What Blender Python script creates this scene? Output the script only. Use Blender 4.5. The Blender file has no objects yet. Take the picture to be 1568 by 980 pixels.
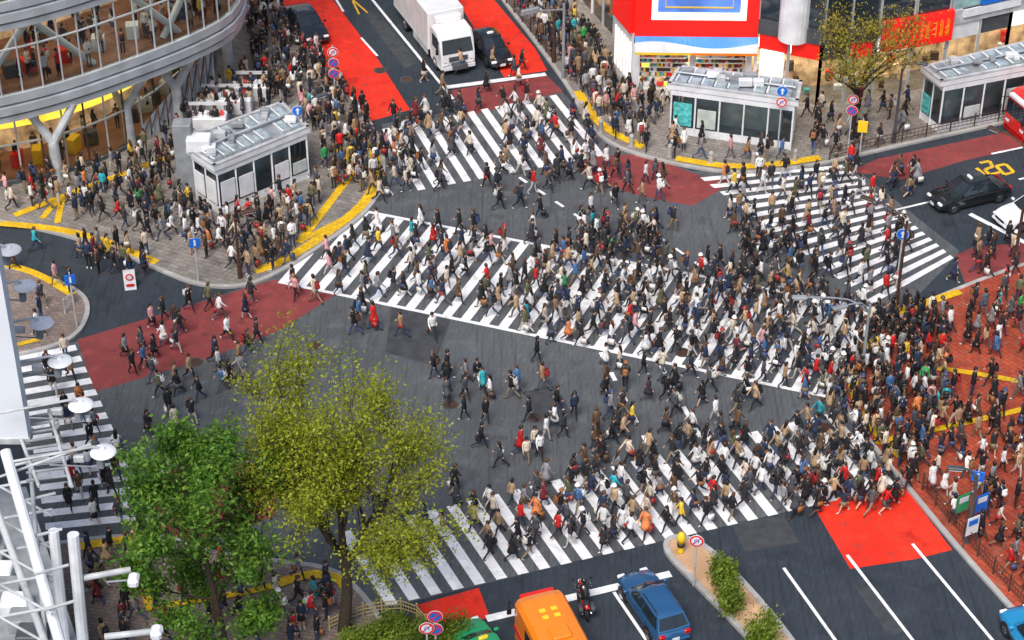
import bpy, math, random
from mathutils import Vector, Matrix, noise
random.seed(7)
R=random.random
def U(a,b): return a+(b-a)*random.random()
scene=bpy.context.scene
COL=scene.collection
# ---------------------------------------------------------------- survey
TH=math.radians(35.5); ST,CT=math.sin(TH),math.cos(TH); F=3210.0; H=61.5; CY=-86.2
def P(u,v,z=0.0):
    x=(u-784)/F; y=(490-v)/F
    t=(H-z)/(ST-CT*y)
    return Vector((t*x, CY+t*(CT+ST*y), z))
def PP(l,z=0.0): return [P(a,b,z) for a,b in l]
# ---------------------------------------------------------------- materials
def nodes(name):
    m=bpy.data.materials.new(name); m.use_nodes=True
    nt=m.node_tree; b=nt.nodes['Principled BSDF']; return m,nt,b
def c4(c): return (c[0],c[1],c[2],1)
def M(name,col,rough=.7,metal=0,var=.15,scale=3,emit=0,bump=0,coat=0,world=False,spec=.5):
    m,nt,b=nodes(name)
    n=nt.nodes.new('ShaderNodeTexNoise'); n.inputs['Scale'].default_value=scale; n.inputs['Detail'].default_value=5
    if world:
        g=nt.nodes.new('ShaderNodeNewGeometry'); nt.links.new(g.outputs['Position'],n.inputs['Vector'])
    else:
        g=nt.nodes.new('ShaderNodeTexCoord'); nt.links.new(g.outputs['Object'],n.inputs['Vector'])
    r=nt.nodes.new('ShaderNodeValToRGB'); r.color_ramp.elements[0].position=.3; r.color_ramp.elements[1].position=.7
    r.color_ramp.elements[0].color=c4([c*(1-var) for c in col]); r.color_ramp.elements[1].color=c4([min(1,c*(1+var)) for c in col])
    nt.links.new(n.outputs['Fac'],r.inputs['Fac']); nt.links.new(r.outputs['Color'],b.inputs['Base Color'])
    b.inputs['Roughness'].default_value=rough; b.inputs['Metallic'].default_value=metal
    b.inputs['Coat Weight'].default_value=coat; b.inputs['Specular IOR Level'].default_value=spec
    if emit:
        nt.links.new(r.outputs['Color'],b.inputs['Emission Color']); b.inputs['Emission Strength'].default_value=emit
    if bump:
        bp=nt.nodes.new('ShaderNodeBump'); bp.inputs['Strength'].default_value=bump; bp.inputs['Distance'].default_value=.02
        nt.links.new(n.outputs['Fac'],bp.inputs['Height']); nt.links.new(bp.outputs['Normal'],b.inputs['Normal'])
    return m
def mixnode(nt,a,b,fac,mode='MIX'):
    x=nt.nodes.new('ShaderNodeMix'); x.data_type='RGBA'; x.blend_type=mode
    for k,vv in ((0,fac),(6,a),(7,b)):
        if hasattr(vv,'is_linked') : nt.links.new(vv,x.inputs[k])
        else: x.inputs[k].default_value=vv if k==0 else c4(vv)
    return x.outputs[2]
def nz(nt,scale,detail=4,vec=None,lo=.35,hi=.65,rough=.55):
    n=nt.nodes.new('ShaderNodeTexNoise'); n.inputs['Scale'].default_value=scale; n.inputs['Detail'].default_value=detail; n.inputs['Roughness'].default_value=rough
    if vec: nt.links.new(vec,n.inputs['Vector'])
    mr=nt.nodes.new('ShaderNodeMapRange'); mr.inputs[1].default_value=lo; mr.inputs[2].default_value=hi
    nt.links.new(n.outputs['Fac'],mr.inputs[0]); return mr.outputs[0]
def paved(name,a,b,speck,rough=.8,wear=None,wearamt=.4,tile=None,tilecol=None,streak=False,fine=40):
    m,nt,bs=nodes(name)
    g=nt.nodes.new('ShaderNodeNewGeometry'); pos=g.outputs['Position']
    col=mixnode(nt,a,b,nz(nt,.18,6,pos))
    col=mixnode(nt,col,[c*1.35 for c in b],nz(nt,1.3,6,pos,.52,.8))
    col=mixnode(nt,col,[c*.6 for c in a],nz(nt,.7,5,pos,.58,.75))
    col=mixnode(nt,col,speck,nz(nt,fine,2,pos,.55,.8))
    if streak:
        mp=nt.nodes.new('ShaderNodeMapping'); mp.inputs['Scale'].default_value=(7,.3,1); mp.inputs['Rotation'].default_value=(0,0,.5)
        nt.links.new(pos,mp.inputs['Vector'])
        col=mixnode(nt,col,[c*.65 for c in a],nz(nt,1,3,mp.outputs[0],.5,.8))
        wv=nt.nodes.new('ShaderNodeTexWave'); wv.inputs['Scale'].default_value=1.1; wv.inputs['Distortion'].default_value=.6; wv.bands_direction='X'
        mp2=nt.nodes.new('ShaderNodeMapping'); mp2.inputs['Rotation'].default_value=(0,0,.35); nt.links.new(pos,mp2.inputs['Vector']); nt.links.new(mp2.outputs[0],wv.inputs['Vector'])
        mr=nt.nodes.new('ShaderNodeMapRange'); mr.inputs[1].default_value=.8; mr.inputs[2].default_value=1; mr.inputs[3].default_value=0; mr.inputs[4].default_value=.18
        nt.links.new(wv.outputs['Fac'],mr.inputs[0]); col=mixnode(nt,col,[c*.5 for c in a],mr.outputs[0])
    if tile:
        br=nt.nodes.new('ShaderNodeTexBrick'); br.inputs['Scale'].default_value=1
        br.inputs['Brick Width'].default_value=tile[0]; br.inputs['Row Height'].default_value=tile[1]; br.inputs['Mortar Size'].default_value=tile[2]
        br.inputs['Color1'].default_value=(1,1,1,1); br.inputs['Color2'].default_value=(.75,.75,.75,1); br.inputs['Mortar'].default_value=(.5,.5,.5,1)
        mp=nt.nodes.new('ShaderNodeMapping'); mp.inputs['Rotation'].default_value=(0,0,tile[3]); nt.links.new(pos,mp.inputs['Vector']); nt.links.new(mp.outputs[0],br.inputs['Vector'])
        col=mixnode(nt,col,br.outputs['Color'],1.0,'MULTIPLY')
    if wear: 
        w=nz(nt,2.2,8,pos,.50,.68,.7)
        mm=nt.nodes.new('ShaderNodeMath'); mm.operation='MULTIPLY'; mm.inputs[1].default_value=wearamt; nt.links.new(w,mm.inputs[0])
        col=mixnode(nt,col,wear,mm.outputs[0])
    nt.links.new(col,bs.inputs['Base Color']); bs.inputs['Roughness'].default_value=rough; bs.inputs['Specular IOR Level'].default_value=.35
    return m
asph=paved('asphalt_dark',(.026,.036,.05),(.038,.048,.062),(.09,.1,.11),streak=True)
asphx=paved('asphalt_worn',(.075,.083,.092),(.108,.117,.126),(.18,.19,.2),streak=True)
white=paved('road_paint_white',(.82,.83,.85),(.88,.88,.89),(.68,.68,.68),.6,wear=(.28,.29,.31),wearamt=.4)
yellow=paved('tactile_yellow',(.86,.50,.01),(.92,.58,.015),(.6,.36,.03),.7,wear=(.4,.28,.08),wearamt=.45,tile=(.3,.3,.012,.5))
ypaint=paved('road_paint_yellow',(.75,.42,.02),(.85,.5,.03),(.5,.3,.03),.7,wear=(.1,.09,.06),wearamt=.7)
redp=paved('road_paint_red',(.74,.022,.008),(.88,.04,.014),(.55,.03,.02),.75,wear=(.22,.05,.04),wearamt=.6)
dullred=paved('road_dull_red',(.21,.038,.04),(.29,.057,.055),(.15,.05,.05),.8,wear=(.1,.06,.06),wearamt=.55)
pave=paved('pavement_stone',(.23,.21,.19),(.32,.29,.265),(.40,.36,.32),.8,tile=(.6,.3,.02,.45),wear=(.14,.12,.11),wearamt=.6)
paveb=paved('pavement_brown',(.24,.18,.155),(.32,.25,.215),(.40,.36,.32),.8,tile=(.4,.2,.02,.2),wear=(.14,.12,.11),wearamt=.6)
brick=paved('pavement_red_brick',(.36,.055,.028),(.52,.095,.045),(.28,.08,.05),.7,tile=(.5,.25,.02,.9),wear=(.26,.12,.09),wearamt=.65)
kerbm=paved('kerb_stone',(.33,.32,.31),(.42,.41,.4),(.5,.5,.5),.8)
tan=paved('island_tan',(.5,.3,.17),(.6,.38,.22),(.3,.2,.15),.8)
silver=M('silver_panel',(.52,.56,.6),.4,.35,.2,.8)
whitem=M('white_metal',(.74,.76,.79),.4,0,.14,1.2)
lgrey=M('light_grey',(.46,.48,.5),.6,0,.28,1.5)
palepan=M('pale_panel',(.5,.55,.53),.3,0,.3,1.1)  # pale colour; on kiosk walls it stands in for a lit interior
grey=M('mid_grey',(.25,.27,.29),.6,0,.25,1.5)
dgrey=M('dark_grey',(.07,.075,.085),.5,0,.25,2)
black=M('black_rubber',(.015,.015,.017),.6,0,.2,5)
blackp=M('black_paint',(.012,.013,.016),.18,0,.1,1,coat=1)
bluep=M('blue_paint',(.035,.14,.32),.2,.4,.1,1,coat=1)
whitep=M('white_paint',(.8,.81,.82),.3,0,.08,1,coat=.6)
orangep=M('orange_paint',(.92,.24,.012),.3,0,.06,1,coat=.6)
redpaint=M('red_paint',(.75,.02,.015),.3,0,.1,1,coat=.5)
greenp=M('green_paint',(.02,.35,.13),.3,0,.1,1,coat=.6)
yelp=M('yellow_paint',(.9,.6,.03),.4,0,.1,1)
bluesign=M('sign_blue',(.01,.15,.65),.4,0,.05,2)
tealm=M('poster_teal',(.1,.5,.5),.4,0,.5,5)
glassd=M('dark_glass',(.02,.03,.04),.06,0,.3,.6,spec=.8)
chrome=M('chrome',(.7,.7,.72),.15,1,.1,3)
lampr=M('tail_lamp',(.55,.01,.01),.2,0,.1,3)
lampw=M('head_lamp',(.85,.87,.9),.1,0,.1,3)
brownm=M('brown_iron',(.08,.045,.03),.5,.2,.2,4)
warm=M('glowing_interior',(.7,.38,.2),.7,0,.7,1.3,emit=.4)  # emission makes interior walls and some goods glow as if lamplit
floorw=M('interior_floor',(.3,.14,.08),.6,0,.3,1.3)
ceil=M('unseen_ceiling_light',(1,.85,.65),.5,0,.05,1,emit=5)  # unseen emitters overhead, brighten the interiors below
warmy=M('lit_yellow_band',(1,.55,.05),.5,0,.25,1.5,emit=1.8)
lit=M('lit_white_panel',(1,.93,.8),.5,0,.12,.8,emit=.8)
ledblue=M('video_screen_blue',(.09,.2,.62),.35,0,.5,.35,emit=.5)
redsign=M('red_signboard',(.85,.015,.01),.4,0,.08,1.5,emit=.3)
bark=M('bark',(.05,.035,.024),.9,0,.35,8,bump=.6)
def glassmat():
    m=bpy.data.materials.new('window_glass'); m.use_nodes=True; nt=m.node_tree; nt.nodes.clear()
    o=nt.nodes.new('ShaderNodeOutputMaterial'); t=nt.nodes.new('ShaderNodeBsdfTransparent'); g=nt.nodes.new('ShaderNodeBsdfGlossy')
    t.inputs[0].default_value=(.82,.9,.92,1); g.inputs[0].default_value=(.8,.85,.9,1); g.inputs['Roughness'].default_value=.03
    f=nt.nodes.new('ShaderNodeFresnel'); f.inputs[0].default_value=1.5
    x=nt.nodes.new('ShaderNodeMixShader'); nt.links.new(f.outputs[0],x.inputs[0]); nt.links.new(t.outputs[0],x.inputs[1]); nt.links.new(g.outputs[0],x.inputs[2]); nt.links.new(x.outputs[0],o.inputs[0]); return m
glass=glassmat()
def leafmat(name,a,b,c):
    m,nt,bs=nodes(name); g=nt.nodes.new('ShaderNodeNewGeometry')
    r=nt.nodes.new('ShaderNodeValToRGB'); e=r.color_ramp.elements; e[0].color=c4(a); e[1].color=c4(c); k=e.new(.5); k.color=c4(b)
    nt.links.new(g.outputs['Random Per Island'],r.inputs['Fac'])
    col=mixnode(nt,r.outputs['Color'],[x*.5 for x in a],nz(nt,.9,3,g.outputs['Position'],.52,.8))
    nt.links.new(col,bs.inputs['Base Color']); bs.inputs['Roughness'].default_value=.6
    tr=nt.nodes.new('ShaderNodeBsdfTranslucent'); nt.links.new(col,tr.inputs[0])
    x=nt.nodes.new('ShaderNodeMixShader'); x.inputs[0].default_value=.4
    out=[n for n in nt.nodes if n.type=='OUTPUT_MATERIAL'][0]
    nt.links.new(bs.outputs[0],x.inputs[1]); nt.links.new(tr.outputs[0],x.inputs[2]); nt.links.new(x.outputs[0],out.inputs[0]); return m
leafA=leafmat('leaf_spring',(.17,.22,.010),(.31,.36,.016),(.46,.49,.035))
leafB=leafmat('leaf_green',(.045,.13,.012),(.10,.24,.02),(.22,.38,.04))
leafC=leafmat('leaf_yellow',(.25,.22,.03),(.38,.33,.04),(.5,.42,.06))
# ---------------------------------------------------------------- mesh builder
class MB:
    def __init__(s): s.v=[];s.f=[];s.m=[];s.mats=[];s.X=Matrix.Identity(4)
    def mi(s,mat):
        if mat not in s.mats: s.mats.append(mat)
        return s.mats.index(mat)
    def add(s,vs,fs,mat):
        o=len(s.v); X=s.X
        s.v+= [X@Vector(p) for p in vs]; k=s.mi(mat)
        for f in fs: s.f.append([i+o for i in f]); s.m.append(k)
    def box(s,c,d,mat,rz=0,tx=1,ty=1):
        hx,hy,hz=d[0]/2,d[1]/2,d[2]/2; cr,sr=math.cos(rz),math.sin(rz); vs=[]
        for z,kx,ky in ((-hz,1,1),(hz,tx,ty)):
            for x,y in ((-hx,-hy),(hx,-hy),(hx,hy),(-hx,hy)):
                x*=kx;y*=ky; vs.append((c[0]+x*cr-y*sr,c[1]+x*sr+y*cr,c[2]+z))
        s.add(vs,[(3,2,1,0),(4,5,6,7),(0,1,5,4),(1,2,6,5),(2,3,7,6),(3,0,4,7)],mat)
    def bbox(s,c,d,mat,b=.05):
        x,y,z=d[0]/2,d[1]/2,d[2]/2; rs=[]
        for zz,i in ((-z,b),(-z+b,0),(z-b,0),(z,b)):
            a,e=x-i,y-i; k=b
            rs.append([(c[0]+p,c[1]+q,c[2]+zz) for p,q in ((-a+k,-e),(a-k,-e),(a,-e+k),(a,e-k),(a-k,e),(-a+k,e),(-a,e-k),(-a,-e+k))])
        s.loft(rs,mat)
    def cyl(s,a,b,r0,r1,mat,n=10):
        a=Vector(a);b=Vector(b);d=(b-a).normalized()
        q=Vector((0,0,1)) if abs(d.z)<.9 else Vector((1,0,0)); e=d.cross(q).normalized(); g=d.cross(e)
        rs=[[tuple(p+(e*math.cos(2*math.pi*i/n)+g*math.sin(2*math.pi*i/n))*r) for i in range(n)] for p,r in ((a,r0),(b,r1))]
        s.loft(rs,mat)
    def tube(s,pts,rad,mat,n=6):
        rs=[]
        pts=[Vector(p) for p in pts]
        for i,p in enumerate(pts):
            d=(pts[min(i+1,len(pts)-1)]-pts[max(i-1,0)]).normalized()
            q=Vector((0,0,1)) if abs(d.z)<.95 else Vector((1,0,0)); e=d.cross(q).normalized(); g=d.cross(e)
            r=rad[i] if isinstance(rad,list) else rad
            rs.append([tuple(p+(e*math.cos(2*math.pi*k/n)+g*math.sin(2*math.pi*k/n))*r) for k in range(n)])
        s.loft(rs,mat)
    def loft(s,rs,mat,caps=True):
        n=len(rs[0]); vs=[p for r in rs for p in r]; fs=[]
        for i in range(len(rs)-1):
            for k in range(n):
                a=i*n+k;b=i*n+(k+1)%n; fs.append((a,b,b+n,a+n))
        if caps: fs.append(tuple(range(n-1,-1,-1))); fs.append(tuple(range((len(rs)-1)*n,len(rs)*n)))
        s.add(vs,fs,mat)
    def ell(s,c,r,mat,n=10,k=6,zmin=-1):
        rs=[]
        for i in range(k+1):
            a=-math.pi/2+math.pi*i/k; z=max(math.sin(a),zmin); w=max(math.cos(a),.02)
            rs.append([(c[0]+r[0]*w*math.cos(2*math.pi*j/n),c[1]+r[1]*w*math.sin(2*math.pi*j/n),c[2]+r[2]*z) for j in range(n)])
        s.loft(rs,mat)
    def poly(s,pts,mat): s.add([tuple(p) for p in pts],[tuple(range(len(pts)))],mat)
    def prism(s,pts,z0,z1,top,side=None):
        n=len(pts); side=side or top
        a=sum(pts[i][0]*pts[(i+1)%n][1]-pts[(i+1)%n][0]*pts[i][1] for i in range(n))
        if a<0: pts=pts[::-1]
        s.add([(p[0],p[1],z1) for p in pts],[tuple(range(n))],top)
        s.add([(p[0],p[1],z0) for p in pts]+[(p[0],p[1],z1) for p in pts],[(i,(i+1)%n,(i+1)%n+n,i+n) for i in range(n)],side)
    def ribbon(s,path,w,z0,z1,mat,off=0):
        pts=[Vector((p[0],p[1],0)) for p in path]; L=[];Rr=[]
        for i,p in enumerate(pts):
            d=(pts[min(i+1,len(pts)-1)]-pts[max(i-1,0)]).normalized(); nn=Vector((-d.y,d.x,0))
            L.append(p+nn*(off+w/2)); Rr.append(p+nn*(off-w/2))
        n=len(pts)
        for i in range(n-1):
            q=[Rr[i],Rr[i+1],L[i+1],L[i]]
            s.add([(p.x,p.y,z1) for p in q],[(0,1,2,3)],mat)
            if z0 is not None:
                s.add([(p.x,p.y,z0) for p in q]+[(p.x,p.y,z1) for p in q],[(0,1,5,4),(2,3,7,6),(3,2,1,0)]+([(3,0,4,7)] if i==0 else [])+([(1,2,6,5)] if i==n-2 else []),mat)
    def obj(s,name,smooth=False,loc=None,rz=0,bevel=0,sub=0):
        me=bpy.data.meshes.new(name); me.from_pydata([tuple(p) for p in s.v],[],s.f)
        for m in s.mats: me.materials.append(m)
        me.polygons.foreach_set('material_index',s.m)
        if smooth: me.polygons.foreach_set('use_smooth',[True]*len(s.f))
        me.update(); ob=bpy.data.objects.new(name,me); COL.objects.link(ob)
        if loc is not None: ob.location=loc; ob.rotation_euler=(0,0,rz)
        if bevel:
            b=ob.modifiers.new('b','BEVEL'); b.width=bevel; b.segments=2; b.limit_method='ANGLE'
        return ob
def smoothp(pts,it=2):
    for _ in range(it):
        o=[pts[0]]
        for a,b in zip(pts[:-1],pts[1:]): o+= [a*.75+b*.25,a*.25+b*.75]
        o.append(pts[-1]); pts=o
    return pts
def resample(pts,step):
    out=[pts[0].copy()]; acc=0
    for a,b in zip(pts[:-1],pts[1:]):
        L=(b-a).length; 
        if L==0: continue
        t=step-acc
        while t<=L: out.append(a.lerp(b,t/L)); t+=step
        acc=L-(t-step)
    return out
def inside(p,poly):
    c=False; n=len(poly); j=n-1
    for i in range(n):
        a,b=poly[i],poly[j]
        if (a[1]>p[1])!=(b[1]>p[1]) and p[0]<(b[0]-a[0])*(p[1]-a[1])/(b[1]-a[1])+a[0]: c=not c
        j=i
    return c
# ---------------------------------------------------------------- ground
g=MB(); g.poly([(-600,-400,0),(600,-400,0),(600,900,0),(-600,900,0)],asph); g.obj('ground')
KZ=.12
g=MB()
g.poly(PP([(585,190),(860,140),(940,225),(1060,262),(1300,250),(1470,385),(1380,480),(1280,600),(1395,742),(1240,775),(870,862),(575,935),(430,850),(240,810),(60,830),(10,545),(110,525),(420,425),(560,330),(590,250)],.004),asphx)
g.obj('crossing_road')
g=MB()
g.poly(PP([(118,520),(250,480),(420,428),(518,448),(430,505),(330,545),(145,600)],.008),dullred)
g.poly(PP([(225,725),(350,700),(425,725),(420,790),(300,830),(245,812)],.008),dullred)
g.poly(PP([(880,252),(915,238),(985,236),(1075,270),(1130,275),(1060,315),(980,300),(905,275)],.008),dullred)
g.poly(PP([(1300,262),(1345,243),(1620,185),(1620,215),(1480,245),(1380,275)],.008),dullred)
g.poly(PP([(1462,392),(1490,378),(1620,368),(1620,400),(1480,440)],.008),dullred)
g.poly(PP([(1243,771),(1384,744),(1458,842),(1402,856),(1302,871)],.008),redp)
g.poly(PP([(640,926),(733,900),(750,945),(690,962),(662,966)],.008),redp)
g.poly(PP([(320,-200),(395,-200),(510,0),(575,85),(628,168),(560,188),(470,60),(430,0)],.008),redp)
g.poly(PP([(570,-200),(625,-200),(757,0),(820,75),(838,108),(772,118),(700,0)],.008),redp)
g.poly(PP([(690,138),(838,116),(862,140),(715,178)],.008),dullred)
g.obj('coloured_road_surface')
# repair patches in the asphalt
g=MB()
for q in ([(1120,800),(1200,790),(1225,830),(1140,845)],[(1310,900),(1335,895),(1390,965),(1362,975)],[(600,470),(690,490),(665,560),(590,540)],[(800,600),(850,590),(880,640),(835,655)],[(555,20),(575,15),(640,95),(620,105)]):
    g.poly(PP(q,.0065),dullp:=M('asphalt_patch',(.05,.055,.062),.85,0,.3,2,world=True) if 'dullp' not in globals() else dullp)
g.obj('asphalt_repairs')
g=MB()
def zebra(A,B,C,D,n,duty=.5,edge=False):
    A,B,C,D=[P(*q) for q in (A,B,C,D)]
    for i in range(n):
        t0=i/n; t1=(i+duty)/n
        q=[A.lerp(B,t0),A.lerp(B,t1),D.lerp(C,t1),D.lerp(C,t0)]
        g.poly([(p.x,p.y,.012) for p in q],white)
    if edge:
        for a,b,sg in ((A,B,1),(D,C,-1)):
            g.ribbon([a,b],.22,None,.016,white,off=sg*.11)
zebra((525,319),(1350,478),(1275,607),(428,430),29,edge=True)
zebra((520,816),(1290,628),(1388,741),(592,928),25)
zebra((585,198),(862,143),(937,236),(640,292),13)
zebra((28,546),(72,822),(240,805),(115,528),15)
zebra((1072,272),(1345,472),(1466,400),(1290,253),17)
def line(a,b,w=.15,dash=None,mat=white,z=.020):
    a=P(*a);b=P(*b)
    if not dash: g.ribbon([a,b],w,None,z,mat); return
    L=(b-a).length; n=int(L/(dash[0]+dash[1])); d=(b-a)/L
    for i in range(n+1):
        s0=i*(dash[0]+dash[1]); g.ribbon([a+d*s0,a+d*min(L,s0+dash[0])],w,None,z,mat)
line((440,-160),(694,152),.18); line((515,0),(526,18),.15); line((553,58),(578,86),.15)
line((684,134),(836,114),.4,z=.024)
line((1200,870),(1300,1010)); line((1297,850),(1420,1010)); line((1397,833),(1540,1005))
line((860,919),(1027,879),.4,z=.024); line((745,948),(800,935),.4,z=.024); line((940,907),(1010,1010)); line((835,928),(890,1010)); 
line((1370,322),(1425,309)); line((1560,275),(1700,245)); line((1485,328),(1620,398),.3,z=.024); line((1518,236),(1700,198)); line((1543,344),(1700,310))
line((795,272),(905,345),.18,(.7,.9)); line((920,540),(1002,700),.22,(.7,1.0)); line((1012,560),(1078,680),.22,(.7,1.0))
line((1140,395),(1200,330),.15,(.7,.9)); line((1005,360),(1090,420),.15,(.7,.9))
line((540,2),(550,22),.12,mat=ypaint); line((540,0),(563,20),.12,mat=ypaint,z=.024)
kk=0
for q in ([(1500,250),(1515,247),(1520,256),(1508,260),(1515,268),(1532,264)],[(1525,255),(1540,252),(1552,264),(1538,268),(1525,255)],[(1495,258),(1507,268)]):
    for a,b in zip(q[:-1],q[1:]): kk+=1; line(a,b,.22,mat=ypaint,z=.02+.002*kk)
g.obj('road_markings')
for u,v in ((622,122),(1262,655),(480,530),(1045,540),(300,555),(1390,290),(820,640),(582,108),(1165,690),(690,620)):
    g=MB(); p=P(u,v); g.cyl((p.x,p.y,.004),(p.x,p.y,.024),.33,.33,brownm,20); g.cyl((p.x,p.y,.0),(p.x,p.y,.018),.4,.4,dgrey,20); g.obj('manhole_cover')
SW=[]
def sidewalk(name,kerbpx,backpx,mat,it=2):
    k=smoothp(PP(kerbpx),it); pts=k+PP(backpx)
    g=MB(); g.prism([(p.x,p.y) for p in pts],0,KZ,mat,kerbm); g.ribbon(k,.24,0,KZ+.006,kerbm); g.obj(name); SW.append([(p.x,p.y) for p in pts]); return k
k1=sidewalk('plaza_pavement',[(290,-200),(380,-60),(425,0),(470,70),(520,140),(562,180),(588,230),(586,290),(556,332),(500,372),(430,418),(370,442),(300,438),(240,412),(170,383),(90,358),(0,340),(-250,300)],[(-250,-200)],pave)
k2=sidewalk('shop_pavement',[(620,-200),(700,-90),(770,0),(850,105),(880,150),(905,200),(950,230),(1020,250),(1110,266),(1180,264),(1260,252),(1350,230),(1568,182),(1750,140)],[(1750,-200)],pave)
k3=sidewalk('station_square_pavement',[(1750,365),(1600,395),(1475,440),(1380,482),(1325,530),(1285,590),(1300,640),(1350,700),(1400,760),(1470,845),(1560,945),(1640,1040)],[(1800,1040)],brick)
k4=sidewalk('corner_pavement',[(-200,380),(0,408),(90,432),(132,455),(136,485),(112,522),(40,543),(-60,560)],[(-200,560)],paveb)
k5=sidewalk('tree_pavement',[(-100,860),(60,838),(180,822),(260,824),(330,850),(430,862),(510,872),(550,905),(590,960),(640,1040)],[(560,1200),(-100,1200)],paveb)
k6=smoothp(PP([(1200,1040),(1130,960),(1050,880),(1018,845),(1022,827),(1045,824),(1080,838),(1130,885),(1200,965),(1250,1040)]))
g=MB(); g.prism([(p.x,p.y) for p in k6],0,KZ,tan,kerbm); g.ribbon(k6,.25,0,KZ+.05,kerbm); g.obj('median_island')
g=MB(); TK=[0]
def tact(px,w=.45,it=2,close=False):
    TK[0]+=1; g.ribbon(smoothp(PP(px,KZ),it),w,None,KZ+.008+.0025*TK[0],yellow)
tact([(570,215),(576,250),(574,288),(550,320),(500,358),(430,402),(390,415)],.6)
tact([(0,342),(90,350),(160,368),(240,402)],.5)
tact([(516,225),(545,255)]); tact([(548,258),(520,290)],it=0); tact([(522,288),(458,372)],it=0); tact([(458,370),(552,322)],.35,it=0)
tact([(22,330),(120,292),(270,236)]); tact([(90,305),(64,335)],.35); tact([(95,305),(88,342)],.35)
tact([(10,405),(60,420),(112,452)]); tact([(20,530),(60,520)],.3)
tact([(885,140),(905,175),(930,200),(985,226)],.55); tact([(1035,243),(1110,256),(1180,254),(1256,242)],.55)
tact([(1370,480),(1470,447)],.5); tact([(1330,520),(1300,570),(1320,640),(1380,700)],.5); tact([(1395,560),(1480,570),(1590,590)],.35); tact([(1340,678),(1450,655),(1590,622)],.35)
tact([(120,838),(240,820)],.5); tact([(430,892),(480,878),(520,886),(530,900)],.5); tact([(205,850),(232,935)],.4); tact([(240,930),(400,905),(470,882)],.35)
g.obj('tactile_paving')
# ---------------------------------------------------------------- people
def person_top():
    m,nt,b=nodes('clothes_top'); o=nt.nodes.new('ShaderNodeObjectInfo'); tc=nt.nodes.new('ShaderNodeTexCoord')
    col=mixnode(nt,o.outputs['Color'],(0,0,0),nz(nt,9,3,tc.outputs['Object'],.45,1.1)); nt.links.new(col,b.inputs['Base Color']); b.inputs['Roughness'].default_value=.75; return m
def rnd(name,pal,k,rough=.75):
    m,nt,b=nodes(name); o=nt.nodes.new('ShaderNodeObjectInfo')
    a=nt.nodes.new('ShaderNodeMath'); a.operation='MULTIPLY'; a.inputs[1].default_value=k; nt.links.new(o.outputs['Random'],a.inputs[0])
    f=nt.nodes.new('ShaderNodeMath'); f.operation='FRACT'; nt.links.new(a.outputs[0],f.inputs[0])
    r=nt.nodes.new('ShaderNodeValToRGB'); r.color_ramp.interpolation='CONSTANT'; e=r.color_ramp.elements
    e[0].color=c4(pal[0]); e[1].position=1/len(pal); e[1].color=c4(pal[1])
    for i in range(2,len(pal)): x=e.new(i/len(pal)); x.color=c4(pal[i])
    nt.links.new(f.outputs[0],r.inputs['Fac']); nt.links.new(r.outputs[0],b.inputs['Base Color']); b.inputs['Roughness'].default_value=rough; return m
ptop=person_top()
pleg=rnd('clothes_trousers',[(.02,.02,.025),(.03,.04,.09),(.015,.015,.02),(.05,.08,.18),(.25,.19,.12),(.02,.025,.04),(.1,.1,.11),(.04,.05,.1),(.03,.02,.02),(.5,.48,.44)],17.3)
ptights=rnd('tights',[(.02,.02,.02),(.62,.4,.29),(.03,.02,.02),(.6,.38,.27),(.1,.05,.05)],29.1)
phair=rnd('hair',[(.01,.008,.007),(.02,.012,.008),(.05,.022,.01),(.012,.01,.01),(.09,.04,.015)],41.7,.45)
pbag=rnd('bag',[(.02,.02,.02),(.3,.12,.04),(.7,.68,.62),(.35,.03,.03),(.05,.07,.15),(.1,.06,.04),(.85,.85,.85),(.03,.03,.04)],53.3,.5)
pskin=M('skin',(.62,.38,.27),.5,0,.06,6); pshoe=rnd('shoes',[(.02,.02,.02),(.6,.6,.6),(.1,.05,.03),(.03,.03,.03)],61.3,.5)
pdark=M('eye_dark',(.02,.015,.015),.4); plip=M('lip',(.45,.12,.1),.5)
PM={'s':pskin,'t':ptop,'l':pleg,'k':ptights,'h':phair,'o':pshoe}
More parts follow.
